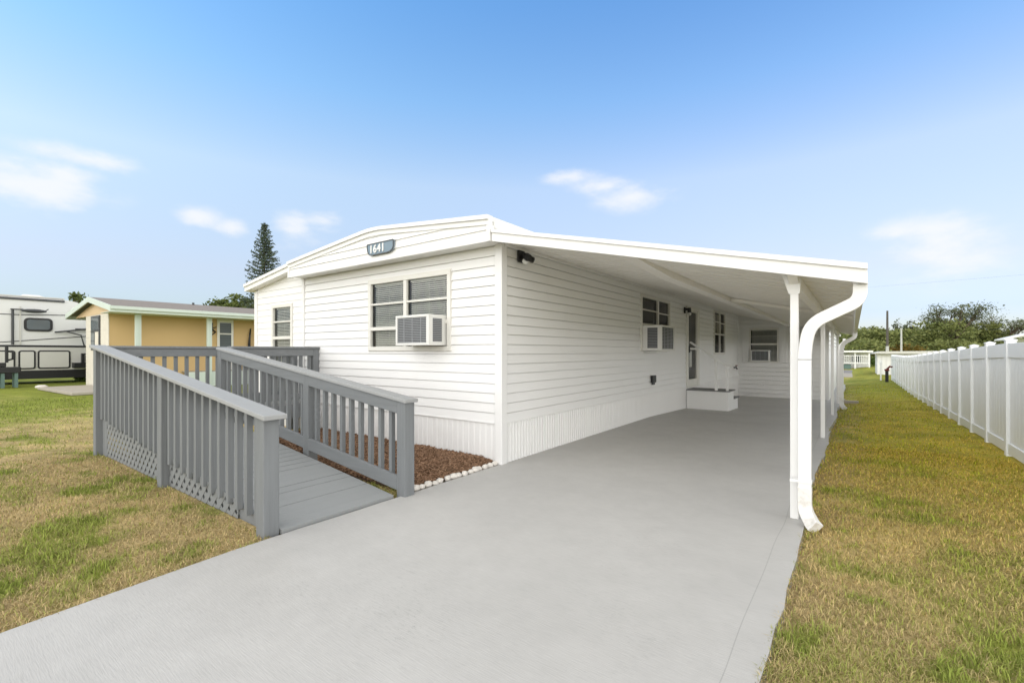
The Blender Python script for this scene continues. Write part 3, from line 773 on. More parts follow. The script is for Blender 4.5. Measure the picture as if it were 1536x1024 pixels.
slope_bar(-3.81, -8.53, NY+.03, NY+.066, nz, -.14, -.039, 'side_rail', M['ramp_rail'])
slope_bar(-3.81, -8.53, NY+.03, NY+.066, dz, -.20, .02, 'rim_board', M['ramp_rail'])
def balusters(xs, y0, y1, zb, zt, w_=.05):
    for x in xs:
        w = MB(); w.box(x-w_/2, x+w_/2, y0, y1, zb(x), zt(x)); w.build('baluster', M['ramp'], rp, bevel=.003)
xs = list(np.linspace(-3.90, -5.86, 12))+list(np.linspace(-6.14, -8.45, 14))
balusters(xs, NY-.022, NY+.028, lambda x: max(.015, .045+.098*(-3.75-x)+random.uniform(-.012,.012)), lambda x: nz(x)-.040)
# lattice under the near rail
def clip_poly(poly, f):
    out = []
    for i in range(len(poly)):
        a, b = poly[i], poly[(i+1) % len(poly)]; fa, fb = f(a), f(b)
        if fa >= 0: out.append(a)
        if fa*fb < 0:
            t = fa/(fa-fb); out.append((a[0]+(b[0]-a[0])*t, a[1]+(b[1]-a[1])*t))
    return out
def lattice(x0, x1, ztop, y, name='lattice'):
    w = MB(); lo, hi = min(x0,x1), max(x0,x1); wd, pitch = .060, .098
    for sgn, yy in ((1, y), (-1, y+.0035)):
        c = lo-1.5
        while c < hi+1.5:
            q = [(c,0-.02),(c+wd*1.414,-.02),(c+wd*1.414+sgn*.9,.88),(c+sgn*.9,.88)]
            for f in (lambda p: p[0]-lo, lambda p: hi-p[0], lambda p: ztop(p[0])-p[1], lambda p: p[1]-.0):
                q = clip_poly(q, f)
                if len(q) < 3: break
            if len(q) >= 3:
                w.poly([(a,yy,b) for a, b in q]); w.poly([(a,yy+.003,b) for a, b in reversed(q)])
                for i in range(len(q)):
                    a, b = q[i], q[(i+1) % len(q)]; w.poly([(a[0],yy,a[1]),(a[0],yy+.003,a[1]),(b[0],yy+.003,b[1]),(b[0],yy,b[1])])
            c += pitch*1.414
    return w.build(name, M['lattice'], rp)
lt = lambda x: .10+.098*(-3.75-x)
lattice(-4.3, -5.93, lt, NY+.012); lattice(-6.30, -8.30, lt, NY+.012)
for x in (-6.18, -8.42):
    w = MB(); w.box(x-.11, x+.115, NY+.012, NY+.029, -.01, lt(x)); w.build('skirt_board', M['ramp'], rp)
# deck
w = MB(); x = RX0; gaps = [.0006]
while x > RX1:
    x2 = max(x-.140, RX1); gaps.append(random.choice((.0006,.0008,.007,.0055))); a, b = x-gaps[-2], x2+gaps[-1]
    w.hexa([(b,NY+.07,dz(b)-.035),(a,NY+.07,dz(a)-.035),(a,2.98,dz(a)-.035),(b,2.98,dz(b)-.035),(b,NY+.07,dz(b)),(a,NY+.07,dz(a)),(a,2.98,dz(a)),(b,2.98,dz(b))]); x = x2
w.hexa([(RX1,2.985,.525),(RXM,2.985,.525),(RXM,FY-.04,.525),(RX1,FY-.04,.525),(RX1,2.985,.56),(RXM,2.985,.56),(RXM,FY-.04,.56),(RX1,FY-.04,.56)])
w.build('deck', M['deck'], rp)
w = MB()
w.box(RX1, RX0-.1, 1.88, 1.9, -.02, .0)
for yy in (2.0, 2.45, 2.90): w.hexa([(RX1,yy,.36),(-4.6,yy,.0),(-4.6,yy+.04,.0),(RX1,yy+.04,.36),(RX1,yy,.52),(-4.6,yy,.095),(-4.6,yy+.04,.095),(RX1,yy+.04,.52)])
w.build('joist', M['ramp'], rp)
# far balustrade (boards face the ramp)
QY = 3.10
for x in (-3.62, -5.38): ramp_post(x, QY, -.02, fz(x)-.036)
ramp_post(RXM, QY, -.02, fz(RXM)-.036)
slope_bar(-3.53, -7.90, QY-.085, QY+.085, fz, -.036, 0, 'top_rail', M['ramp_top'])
slope_bar(-3.684, -7.787, QY-.10+.04, QY-.024, fz, -.165, -.037, 'side_rail', M['ramp_rail'])
fb = lambda x: .02+.118*(-3.60-x)
slope_bar(-3.684, -7.787, QY-.06, QY-.024, fb, .03, .175, 'bottom_rail', M['ramp_rail'])
balusters(list(np.linspace(-3.83, -5.22, 9))+list(np.linspace(-5.54, -7.66, 13)), QY-.0235, QY+.024, lambda x: fb(x)+.035, lambda x: fz(x)-.037, .046)
# landing rails: the left one and the one that runs to the wall
for X, ya, yb in ((RX1, NY+.063, FY-.07), (RXM, QY+.063, FY-.06)):
    side = .018 if X == RX1 else -.01
    w = MB(); w.box(X-.085, X+.085, ya if X == RX1 else ya+.025, yb+.05, 1.495, 1.532); w.build('top_rail', M['ramp'], rp, bevel=.006)
    w = MB(); w.box(X+.026, X+.062, ya, yb-.063, 1.37, 1.494); w.build('side_rail', M['ramp_rail'], rp, bevel=.005)
    w = MB(); w.box(X+.026, X+.062, ya, yb-.063, .62, .72); w.build('bottom_rail', M['ramp_rail'], rp, bevel=.005)
    w = MB(); w.box(X-.02, X+.0595, ya-.05, yb, .30, .524); w.build('rim_board', M['ramp_rail'], rp)
    n = int((yb-ya)/.145)
    for k in range(n):
        y = ya+(k+.7)*(yb-ya-.063)/n
        w = MB(); w.box(X-.022, X+.0255, y-.023, y+.023, .64, 1.494); w.build('baluster', M['ramp'], rp, bevel=.003)
    ramp_post(X, yb, -.02, 1.494)

# ------------------------------------------------------------------ mulch bed and edging
def build_mulch():
    n = 15000
    X = RNG.uniform(-7.7, -3.70, n); Y = RNG.uniform(3.22, 4.64, n)
    keep = (Y < 4.64) & (X < -3.72+.0*Y); X, Y = X[keep], Y[keep]; n = len(X)
    def hz(X, Y): return .012+.055*np.clip((Y-3.2)/.35, 0, 1)*np.clip((-3.66-X)/.35, 0, 1)+.03*(fbm(X*3, Y*3, 8, 2)-.5)
    Z = hz(X, Y)+RNG.uniform(0,.012,n)
    az = RNG.uniform(0, 2*np.pi, n); L = RNG.uniform(.012,.040,n); W = RNG.uniform(.004,.010,n); tilt = RNG.normal(0,.35,n)
    d = np.stack([np.cos(az)*np.cos(tilt), np.sin(az)*np.cos(tilt), np.sin(tilt)], 1)*L[:,None]
    p = np.stack([-np.sin(az), np.cos(az), RNG.normal(0,.5,n)], 1)*W[:,None]
    c = np.stack([X, Y, Z], 1); up = np.array([0,0,.006])
    v = np.stack([c-d-p, c+d-p*.6, c+d+p*.7, c-d+p, c-d-p+up, c+d-p*.6+up, c+d+p*.7+up, c-d+p+up], 1).reshape(-1,3)
    b = np.arange(n)[:,None]*8
    q = np.concatenate([b+np.array([k]) for k in ([4,5,6,7],[0,1,5,4],[1,2,6,5],[2,3,7,6],[3,0,4,7])])
    tone = RNG.uniform(0,1,n)[:,None]
    col = np.array([.15,.082,.046])*(1-tone)+np.array([.50,.31,.19])*tone
    xs = np.linspace(-7.75, -3.68, 60); ys = np.linspace(3.18, 4.66, 24); gx, gy = np.meshgrid(xs, ys); gzv = hz(gx, gy)
    gv = np.stack([gx, gy, gzv], -1).reshape(-1,3); i = (np.arange(59)[None,:]+np.arange(23)[:,None]*60).ravel()
    gq = np.stack([i,i+1,i+61,i+60], 1)
    nv = len(v)
    o = np_mesh('mulch_bed', np.concatenate([v, gv]), np.concatenate([q, gq+nv]), grass_material(), col=np.concatenate([np.repeat(col, 8, 0), np.tile([.09,.05,.03], (len(gv),1))]))
    tag(o, 'brown bark mulch bed between the ramp and the white front skirting', 'mulch', kind='stuff')
build_mulch()
ns = 15
for k in range(ns):
    y = 3.27+(4.58-3.27)*k/(ns-1)+random.uniform(-.015,.015); x = -3.665+random.uniform(-.012,.012)
    s = random.uniform(.68,1.0)
    w = MB(); w.blob((x, y, .028*s), .042*s, .056*s, .038*s, 10, 7, .17)
    o = w.build('edging_stone', M['stone'], smooth=True)
    tag(o, 'whitish rounded stone in the row edging the mulch bed', 'stone', 'white stones edging the mulch bed')

# ------------------------------------------------------------------ white vinyl fence
fn = thing('vinyl_fence', 'tall white vinyl privacy fence along the right edge of the lawn', 'fence', (1.78, 16, 0))
FX = 1.78
py = [9.41-1.21*k for k in range(4, 0, -1)]+[9.41+1.222*k for k in range(0, 21)]
def fh(y): return 1.62-.012*max(0, y-9.4) if y < 26 else 1.42
for i, y in enumerate(py):
    z0 = gz(FX, y)-.02; zt = fh(y)
    w = MB(); w.box(FX-.053, FX+.053, y-.053, y+.053, z0, z0+zt); p = w.build('post', M['fence'], fn, bevel=.005)
    w = MB(); a = z0+zt+.0005
    w.box(FX-.061, FX+.061, y-.061, y+.054, a, a+.018)
    w.poly([(FX-.053,y-.053,a+.018),(FX+.053,y-.053,a+.018),(FX,y,a+.036)]); w.poly([(FX+.053,y-.053,a+.018),(FX+.053,y+.053,a+.018),(FX,y,a+.036)])
    w.poly([(FX+.053,y+.053,a+.018),(FX-.053,y+.053,a+.018),(FX,y,a+.036)]); w.poly([(FX-.053,y+.053,a+.018),(FX-.053,y-.053,a+.018),(FX,y,a+.036)])
    w.build('post_cap', M['fence'], p)
    if i == len(py)-1: break
    y2 = py[i+1]; za, zb = gz(FX, y), gz(FX, y2); ha, hb = za+fh(y)-.055, zb+fh(y2)-.055
    def rail(t0a, t0b, t1a, t1b, hw, nm):
        w = MB(); w.hexa([(FX-hw,y+.054,t0a),(FX+hw,y+.054,t0a),(FX+hw,y2-.054,t0b),(FX-hw,y2-.054,t0b),(FX-hw,y+.054,t1a),(FX+hw,y+.054,t1a),(FX+hw,y2-.054,t1b),(FX-hw,y2-.054,t1b)])
        return w.build(nm, M['fence'], fn, bevel=.004)
    rail(ha-.20, hb-.20, ha, hb, .036, 'top_rail'); rail(za+.02, zb+.02, za+.165, zb+.165, .036, 'bottom_rail')
    w = MB(); n = 7
    for k in range(n):          # tongue and groove boards
        a = y+.054+(y2-y-.108)*k/n; b = y+.054+(y2-y-.108)*(k+1)/n; za_ = za+(zb-za)*k/n
        w.hexa([(FX-.014,a+.005,za_+.166),(FX+.014,a+.005,za_+.166),(FX+.014,b-.005,za_+.166),(FX-.014,b-.005,za_+.166),(FX-.014,a+.005,ha-.201),(FX+.014,a+.005,ha-.201),(FX+.014,b-.005,ha-.201),(FX-.014,b-.005,ha-.201)])
    w.box(FX-.009, FX+.009, y+.054, y2-.054, max(za,zb)+.167, min(ha,hb)-.202)
    w.build('panel', M['fence'], fn)

# ------------------------------------------------------------------ yellow house
yh = thing('yellow_house', 'low yellow neighbouring house with mint trim and grey shingle roof', 'house', (-24, 8, 0))
YX, YY = -22.5, 4.95
w = MB(); w.box(YX-.15, YX, YY+.02, 18, .02, 3.02); w.build('side_wall', M['yellow'], yh)
w = MB(); w.box(-25.75, YX-.151, YY, YY+.15, 0, 2.86)
for k in range(22):
    z = .13*k+.06
    w.box(-25.755, YX-.15, YY-.008, YY-.0005, z, z+.115)
w.box(YX-.149, YX+.012, YY-.009, YY+.018, 0, 3.0)
w.box(-25.76, -25.62, YY+.151, 18, 0, 2.86)
w.build('brick_wall', M['brick'], yh)
# gable triangle and roof
EL, ER, PK, ZE, ZP, RYY = -27.9, -21.15, -24.15, 3.02, 3.52, 4.72
w = MB(); w.poly([(EL+.3,YY-.02,ZE-.12),(ER-.3,YY-.02,ZE-.12),(PK,YY-.02,ZP-.08)])
w.poly([(ER-.3,YY+.1,ZE-.12),(EL+.3,YY+.1,ZE-.12),(PK,YY+.1,ZP-.08)]); w.poly([(EL+.3,YY-.02,ZE-.12),(EL+.3,YY+.1,ZE-.12),(ER-.3,YY+.1,ZE-.12),(ER-.3,YY-.02,ZE-.12)])
w.build('gable', M['beige'], yh)
w = MB()
for (xa, za, xb, zb) in ((EL,ZE,PK,ZP),(PK,ZP,ER,ZE)):
    w.hexa([(xa,RYY,za),(xb,RYY,zb),(xb,18.5,zb),(xa,18.5,za),(xa,RYY,za+.07),(xb,RYY,zb+.07),(xb,18.5,zb+.07),(xa,18.5,za+.07)])
rf = w.build('roof', M['shingle'], yh)
w = MB(); w.tube([(-23.9,8.2,3.40),(-23.9,8.2,3.64)],.05,8); w.build('vent_pipe', M['darkgrey'], rf)
w = MB()
for (xa, za, xb, zb) in ((EL,ZE,PK,ZP),(PK,ZP,ER,ZE)):
    w.hexa([(xa,RYY-.04,za-.13),(xb,RYY-.04,zb-.13),(xb,RYY-.002,zb-.13),(xa,RYY-.002,za-.13),(xa,RYY-.04,za+.075),(xb,RYY-.04,zb+.075),(xb,RYY-.002,zb+.075),(xa,RYY-.002,za+.075)])
w.box(ER, ER+.05, RYY-.04, 18.5, ZE-.16, ZE+.06); w.box(EL-.05, EL, RYY-.04, 18.5, ZE-.16, ZE+.06)
w.box(ER+.051, ER+.13, RYY-.02, 18.5, ZE-.06, ZE+.05)
w.build('fascia', M['mint'], yh)
w = MB(); w.box(YX+.01, ER-.002, RYY+.0, 18.4, ZE-.15, ZE-.13); w.build('soffit', M['mint'], yh)
for y in (5.58, 7.97, 10.6):
    w = MB(); w.box(-21.70, -21.60, y-.05, y+.05, .02, ZE-.151); w.box(-21.66, -21.635, y+.0, y+.14, .02, ZE-.151); w.build('porch_post', M['mint'], yh)
w = MB(); w.box(-21.75, -21.70, 7.3, 14, .0, .60)
for k in range(5): w.box(-21.70, -21.688, 7.3, 14, .12*k+.01, .12*k+.108)
w.build('porch_skirt', M['mint'], yh)
w = MB(); w.box(YX+.001, -21.70, 7.3, 14, .601, .63); w.build('porch_floor', M['concrete_pad'], yh)
w = MB(); w.box(-24.80, -23.55, YY-.05, YY-.01, 1.5, 2.86); wf = w.build('window', M['darkgrey'], yh, bevel=.01)
w = MB(); w.box(-24.74, -23.61, YY-.058, YY-.0505, 2.30, 2.80); w.box(-24.74, -24.2, YY-.058, YY-.0505, 1.56, 2.22); w.build('pane', M['rvlens'], wf)
w = MB(); w.box(-24.12, -23.65, YY-.058, YY-.0505, 1.56, 2.22); w.build('curtain', M['brick'], wf)
w = MB(); w.box(YX+.001, YX+.06, 8.62, 9.28, .64, 2.86); d = w.build('door', M['alum'], yh, bevel=.01)
w = MB(); w.box(YX+.061, YX+.07, 8.72, 9.18, 2.28, 2.72); w.box(YX+.061, YX+.07, 8.72, 9.18, 1.40, 2.20); w.build('pane', M['rvlens'], d)
w = MB()
for k in range(14): w.box(YX+.0705, YX+.076, 8.72, 9.18, 1.45+.09*k, 1.475+.09*k)
w.build('louvre', M['darkgrey'], d)
orn = MB(); orn.tube([(YX+.05,8.38,2.62),(YX+.06,8.40,2.50),(YX+.06,8.40,2.42),(YX+.06,8.55,2.30),(YX+.05,8.42,2.18)],.05,8,.03); orn.blob((YX+.05,8.37,2.64),.06,.09,.08)
orn.tube([(YX+.06,8.45,2.46),(YX+.06,8.58,2.52)],.02,6); orn.tube([(YX+.06,8.42,2.34),(YX+.06,8.40,2.28)],.02,6)
tag(orn.build('wall_ornament', M['black'], smooth=True), 'dark curled ornament on the yellow wall beside the grey door', 'ornament')
w = MB(); w.tube([(YX+.08,10.0,2.5),(YX+.12,9.95,2.2),(YX+.10,9.93,1.8),(YX+.06,9.96,1.5)],.03,6,.07)
tag(w.build('hanging_plant', M['black'], smooth=True), 'dark drooping plant hanging against the yellow wall by the white home', 'plant')
w = MB(); w.box(-22.2, -21.85, 9.6, 10.5, .64, 1.55); w.box(-22.23, -21.82, 9.57, 10.53, 1.55, 1.62)
tag(w.build('patio_cabinet', M['black'], bevel=.03), 'black low cabinet on the yellow house porch', 'cabinet')
pad = MB(); pad.hexa([(-24.9,3.4,0),(-20.6,3.6,0),(-20.6,4.94,0),(-24.9,4.94,0),(-24.9,3.4,.10),(-20.6,3.6,.10),(-20.6,4.94,.10),(-24.9,4.94,.10)])
struct(pad.build('concrete_pad', M['concrete_pad'], bevel=.02))
w = MB(); w.blob((-24.85,3.5,.10),.14,.18,.08,9,6,.15); tag(w.build('edging_rock', M['stone'], smooth=True), 'pale rock at the corner of the concrete pad', 'rock')

# ------------------------------------------------------------------ travel trailer
RX = -29.73
rv = thing('travel_trailer', 'white travel trailer with black trim parked behind the yellow house', 'trailer', (RX-1.2, 3, 0))
w = MB()
side = [(-4.5,.45),(7.2,.45),(7.6,1.2),(7.2,2.0),(5.4,3.78),(5.0,3.86),(-4.3,3.90),(-4.5,3.8)]
f = [(RX,a,b) for a, b in side]; bk = [(RX-2.5,a,b) for a, b in side]
w.poly(f); w.poly(list(reversed(bk)))
for i in range(len(side)): w.poly([f[i],bk[i],bk[(i+1)%len(side)],f[(i+1)%len(side)]])
w.build('body', M['rv'], rv, bevel=.03)
w = MB(); w.box(RX-2.4, RX+.02, -4.3, 4.95, 3.88, 3.93); w.build('roof', M['rvgrey'], rv)
w = MB(); w.hexa([(RX-1.4,3.55,3.93),(RX-.6,3.55,3.93),(RX-.6,4.5,3.93),(RX-1.4,4.5,3.93),(RX-1.3,3.7,4.06),(RX-.7,3.7,4.06),(RX-.7,4.2,4.06),(RX-1.3,4.2,4.06)]); w.build('roof_unit', M['rv'], rv)
def strip(pts, t, name, m, n0=.004, n1=.014):
    mb = MB()
    for (a, za), (b, zb) in zip(pts, pts[1:]):
        mb.hexa([(RX+n0,a,za-t/2),(RX+n1,a,za-t/2),(RX+n1,b,zb-t/2),(RX+n0,b,zb-t/2),(RX+n0,a,za+t/2),(RX+n1,a,za+t/2),(RX+n1,b,zb+t/2),(RX+n0,b,zb+t/2)])
    return mb.build(name, m, rv)
strip([(-4.4,3.80),(4.95,3.78)], .09, 'awning_rail', M['darkgrey'], .021, .06)
strip([(-4.4,3.05),(3.5,3.08),(5.9,3.19)], .035, 'stripe', M['darkgrey'])
strip([(-4.4,1.72),(3.0,1.86),(5.9,2.20)], .035, 'stripe', M['darkgrey'])
strip([(-4.4,1.72),(7.3,1.68)], .09, 'belt_moulding', M['black'])
w = MB(); w.box(RX+.003, RX+.02, -4.4, 7.2, .46, 1.63); w.build('lower_panel', M['rvgrey'], rv)
w = MB(); w.box(RX-2.4, RX+.028, -4.2, 7.0, .22, .60); w.build('chassis_skirt', M['black'], rv)
def rrect(y0, y1, z0, z1, r, n=5):
    out = []
    for cy, cz, a0 in ((y1-r,z1-r,0),(y0+r,z1-r,90),(y0+r,z0+r,180),(y1-r,z0+r,270)):
        for k in range(n+1):
            a = R(a0+90*k/n); out.append((cy+r*math.cos(a), cz+r*math.sin(a)))
    return out
def rr_plate(y0, y1, z0, z1, r, x0, x1, name, m, parent):
    p = rrect(y0, y1, z0, z1, r); mb = MB(); a = [(x1,q,s) for q, s in p]; b = [(x0,q,s) for q, s in p]
    mb.poly(a)
    for i in range(len(p)): mb.poly([a[i], b[i], b[(i+1)%len(p)], a[(i+1)%len(p)]])
    return mb.build(name, m, parent)
wn = rr_plate(3.63, 4.55, 2.36, 2.96, .16, RX+.002, RX+.05, 'window', M['black'], rv); rr_plate(3.72, 4.46, 2.44, 2.88, .10, RX+.0505, RX+.055, 'pane', M['rvlens'], wn)
for y0, y1 in ((2.5,3.37),(3.46,4.0),(4.06,5.15)):
    c = rr_plate(y0, y1, .66, 1.50, .10, RX+.0205, RX+.05, 'compartment_door', M['black'], rv); rr_plate(y0+.06, y1-.06, .72, 1.44, .05, RX+.0505, RX+.056, 'door_skin', M['rvgrey'], c)
w = MB(); w.tube([(RX+.12,3.28,1.75),(RX+.12,3.28,3.28)],.045,8)
w.tube([(RX+.12,3.22,3.30),(RX+.3,3.55,3.30),(RX+.35,3.75,3.25)],.03,8)
w.blob((RX+.38,3.90,3.25),.12,.42,.09,12,6); w.tube([(RX+.38,4.25,3.26),(RX+.38,4.36,3.36)],.02,6)
w.build('awning_arm', M['darkgrey'], rv)
w = MB(); w.bar((RX-.1,3.52,2.6),(RX+.05,3.52,2.6),.05,1.7); w.build('slide_seam', M['rvgrey'], rv)
w = MB(); w.tube([(RX+.15,4.6,2.34),(RX+.15,5.0,2.40),(RX+.15,6.2,2.62)],.04,6); w.tube([(RX+.15,5.0,2.38),(RX+.15,5.5,2.22),(RX+.15,5.62,1.7)],.03,6); w.tube([(RX+.15,5.3,2.5),(RX+.15,6.1,2.5)],.05,6); w.build('folded_awning', M['darkgrey'], rv)
w = MB(); w.box(RX+.02, RX+.5, 5.2, 6.2, .68, .92); w.box(RX+.1, RX+.3, 5.5, 5.6, .92, 1.3); w.box(RX+.1, RX+.3, 5.75, 5.85, .92, 1.3); w.box(RX+.1, RX+.3, 5.5, 5.85, 1.3, 1.36); w.build('battery_box', M['black'], rv)
for y in (-1.2, -.2):
    w = MB(); w.tube([(RX-.28,y,.36),(RX-.02,y,.36)],.36,20); wh = w.build('wheel', M['black'], rv); w = MB(); w.tube([(RX-.02,y,.36),(RX+.01,y,.36)],.2,16); w.build('rim', M['rvgrey'], wh)
bn = thing('picnic_bench', 'black topped bench on grey green legs in front of the trailer', 'bench', (-27.5, 2.7, 0))
w = MB(); w.box(-27.9, -27.2, 1.6, 3.25, .58, .82); w.box(-27.7, -27.3, 1.7, 2.85, .83, 1.0); w.build('top', M['black'], bn, bevel=.02)
w = MB(); w.tube([(-27.5,2.88,1.0),(-27.5,2.88,1.72)],.05,6); w.tube([(-27.5,2.92,1.45),(-27.5,3.05,1.42),(-27.5,3.05,1.15),(-27.5,2.92,1.1)],.04,6); w.build('lamp_bracket', M['black'], bn)
for x, y in ((-27.8,3.12),(-27.3,3.12),(-27.8,2.75),(-27.3,2.75),(-27.5,1.8)):
    w = MB(); w.box(x-.05, x+.05, y-.05, y+.05, -.02, .58); w.build('leg', M['teal'], bn)

# ------------------------------------------------------------------ vegetation
LM = {'pine': leaf_mat('pine_needle', (.07,.10,.065), (.16,.19,.12)), 'tree': leaf_mat('broad_leaf', (.075,.105,.030), (.20,.23,.06)),
      'wood': leaf_mat('wood_leaf', (.14,.17,.05), (.31,.32,.11), .18), 'spread': leaf_mat('spreading_leaf', (.12,.145,.085), (.25,.26,.14), .5),
      'yellow': leaf_mat('yellowing_leaf', (.15,.10,.018), (.26,.19,.04), .5), 'shrub': leaf_mat('shrub_leaf', (.06,.10,.02), (.16,.22,.05), 2)}
def branch(mb, p, d, L, r, depth, tips, spread=.55, up=.15):
    q = p+d*L
    mb.tube([p, p+d*L*.5+Vector((random.uniform(-.04,.04),random.uniform(-.04,.04),random.uniform(-.02,.04)))*L, q], r, 6, r*.6)
    if depth == 0: tips.append(q); return
    tips.append(q) if depth == 1 else None
    for k in range(random.choice((2,3,3))):
        e = (d+Vector((random.gauss(0,spread),random.gauss(0,spread),random.gauss(up,spread*.5)))).normalized()
        branch(mb, p+d*L*random.uniform(.65,1), e, L*random.uniform(.6,.8), r*.6, depth-1, tips, spread, up)
def tree(name, label, cat, x, y, h, crown_r, lm, nl=3000, trunk=.35, size=.22, flat=.2, spread=.6, up=.12, clump=.55, z0=-.4, group=None, sq=.6):
    t = thing(name, label, cat, (x, y, z0), group)
    mb = MB(); tips = []
    base = Vector((x, y, z0)); L0 = h*trunk
    mb.tube([base, base+Vector((random.uniform(-.1,.1),random.uniform(-.1,.1),L0*.5)), base+Vector((0,0,L0))], h*.028, 8, h*.02)
    for k in range(5):
        a = 2*math.pi*k/5+random.uniform(-.3,.3)
        d = Vector((math.cos(a)*spread, math.sin(a)*spread, random.uniform(.6,1.0))).normalized()
        branch(mb, base+Vector((0,0,L0*random.uniform(.8,1))), d, h*(1-trunk)*.36, h*.014, 2, tips, .5, up)
    tp = np.array([list(q) for q in tips]); c = np.array([x, y, z0+L0])
    ext = np.abs(tp-c); s = np.array([crown_r/max(.1,np.percentile(np.hypot(ext[:,0],ext[:,1]),95)), 1, (h-L0)/max(.1,(tp[:,2]-c[2]).max())])
    # scale limbs with the crown so that the leaves sit on them
    sx, sz = s[0], s[2]
    mb.v = [(x+(vx-x)*(sx if vz > z0+L0 else 1), y+(vy-y)*(sx if vz > z0+L0 else 1), (z0+L0+(vz-z0-L0)*sz) if vz > z0+L0 else vz) for vx, vy, vz in mb.v]
    tp = np.stack([x+(tp[:,0]-x)*sx, y+(tp[:,1]-y)*sx, z0+L0+(tp[:,2]-z0-L0)*sz], 1)
    mb.build('trunk', M['bark'], t)
    pick = RNG.integers(0, len(tp), nl); cl = crown_r*clump*.35*RNG.uniform(.5,1.3,len(tp))
    off = RNG.normal(size=(nl,3))*cl[pick][:,None]; off[:,2] *= sq
    v, q, a = leaves(tp[pick]+off, size, .5, flat)
    a = np.clip(a*.6+np.repeat(RNG.uniform(0,.3,len(tp))[pick],4), 0, .6)
    np_mesh('crown', v, q, LM[lm], t, attr=a)
    return t
CAMY = R(36.457)
def at(px, py, D):
    r = (px-768)/693.0; fx, fy = -math.sin(CAMY), math.cos(CAMY); rx, ry = math.cos(CAMY), math.sin(CAMY)
    return ((fx+r*rx)*D, (fy+r*ry)*D, 1.45-(py-527)/693.0*D)
# tall pine behind the white home
def pine():
    x, y, _ = at(397, 527, 40); h = 12.55
    t = thing('pine_tree', 'tall narrow layered pine rising behind the white home', 'tree', (x, y, -.3))
    mb = MB(); mb.tube([(x,y,-.3),(x+.05,y,4),(x-.03,y,8),(x,y,h)], .2, 8, .02); pts = []; tw = MB()
    z = 3.0
    while z < h-.15:
        f = (h-z)/(h-3.0); Lr = .15+2.25*f**.8
        nb = 7 if f > .15 else 5
        a0 = random.uniform(0, 6)
        for k in range(nb):
            a = a0+2*math.pi*k/nb+random.uniform(-.2,.2); L = Lr*random.uniform(.72,1.12)
            tip = Vector((x+L*math.cos(a), y+L*math.sin(a), z+L*random.uniform(.0,.22)))
            mid = Vector((x+.5*L*math.cos(a), y+.5*L*math.sin(a), z-.02*L))
            mb.tube([(x,y,z-.05), mid, tip], .022, 4, .008)
            n = int(38*L)+10
            for q in range(n):
                s = random.uniform(.12,1.02); p = Vector((x,y,z-.05)).lerp(mid, s*2) if s < .5 else mid.lerp(tip, s*2-1)
                pts.append((p.x+random.gauss(0,.05), p.y+random.gauss(0,.05), p.z+random.gauss(.03,.05)))
        z += .36*(.55+.55*f)
    for q in range(50): pts.append((x+random.gauss(0,.04), y+random.gauss(0,.04), random.uniform(h-.6, h+.1)))
    mb.build('trunk', M['bark'], t)
    v, q, a = leaves(np.array(pts), .11, .28, 0); np_mesh('crown', v, q, LM['pine'], t, attr=a)
pine()
x, y, z = at(124, 443, 55); tree('tree', 'small dark tree peeking between the trailer and the yellow roof', 'tree', x, y, 8.5, 1.7, 'tree', 1600, .4, .2)
x, y, z = at(343, 450, 50); tree('tree', 'light green bushy tree left of the pair above the yellow roof', 'tree', x, y, 7.1, 1.9, 'tree', 2600, .4, .22)
x, y, z = at(377, 450, 48); tree('tree', 'darker green tree above the yellow roof touching the white home', 'tree', x, y, 7.3, 2.0, 'tree', 2600, .4, .22)
x, y, z = at(1431, 470, 66); tree('spreading_tree', 'taller flat crowned spreading tree above the fence', 'tree', x, y, 8.4, 3.3, 'spread', 5200, .45, .12, .5, .8, .02, .62, sq=.35)
x, y, z = at(1506, 480, 66); tree('spreading_tree', 'lower open crowned spreading tree at the right above the white roof', 'tree', x, y, 7.2, 3.0, 'spread', 3000, .45, .12, .5, .9, .0, .58, sq=.32)
x, y, z = at(1355, 485, 70); tree('tree', 'thin twiggy tree rising from the wood between the two poles', 'tree', x, y, 6.4, 1.4, 'spread', 700, .4, .16, .2, .5, .1, .45)
x, y, z = at(1308, 490, 72); tree('tree', 'feathery treetop standing out of the wood by the carport gutter', 'tree', x, y, 5.6, 1.8, 'wood', 900, .4, .17, .2, .6, .1, .45)
def woodland():
    pts = []; crowns = []
    # crowns of a continuous wood, each crown a clump-filled dome
    for k in range(64):
        D = random.uniform(64, 92); px = random.uniform(1262, 1640)
        top = np.interp(px, [1262,1300,1340,1385,1420,1450,1480,1510,1640], [493,492,493,488,477,478,486,503,505])
        x, y, zt = at(px, top+random.uniform(0,13), D); crowns.append((x, y, zt, random.uniform(1.7,3.2)))
    for k in range(22):
        D = random.uniform(58, 66); px = random.uniform(1265, 1600); x, y, zt = at(px, random.uniform(506,516), D); crowns.append((x, y, zt, random.uniform(1.2,2.2)))
    P = []
    for x, y, zt, r in crowns:
        ncl = 40
        for c in range(ncl):
            a = random.uniform(0, 2*math.pi); rr = r*math.sqrt(random.random())
            zc = zt-.25-(zt+.5)*random.random()**1.5*.95-.35*(rr/r)**2
            cx_, cy_ = x+rr*math.cos(a), y+rr*math.sin(a)
            n = 30
            P.append(np.c_[RNG.normal(cx_,.5,n), RNG.normal(cy_,.5,n), RNG.normal(zc,.22,n)])
    P = np.concatenate(P); v, q, a = leaves(P, .21, .55, .3)
    o = np_mesh('woodland', v, q, LM['wood'], attr=a); tag(o, 'dense olive green wood beyond the fence and far houses', 'trees', kind='stuff')
woodland()
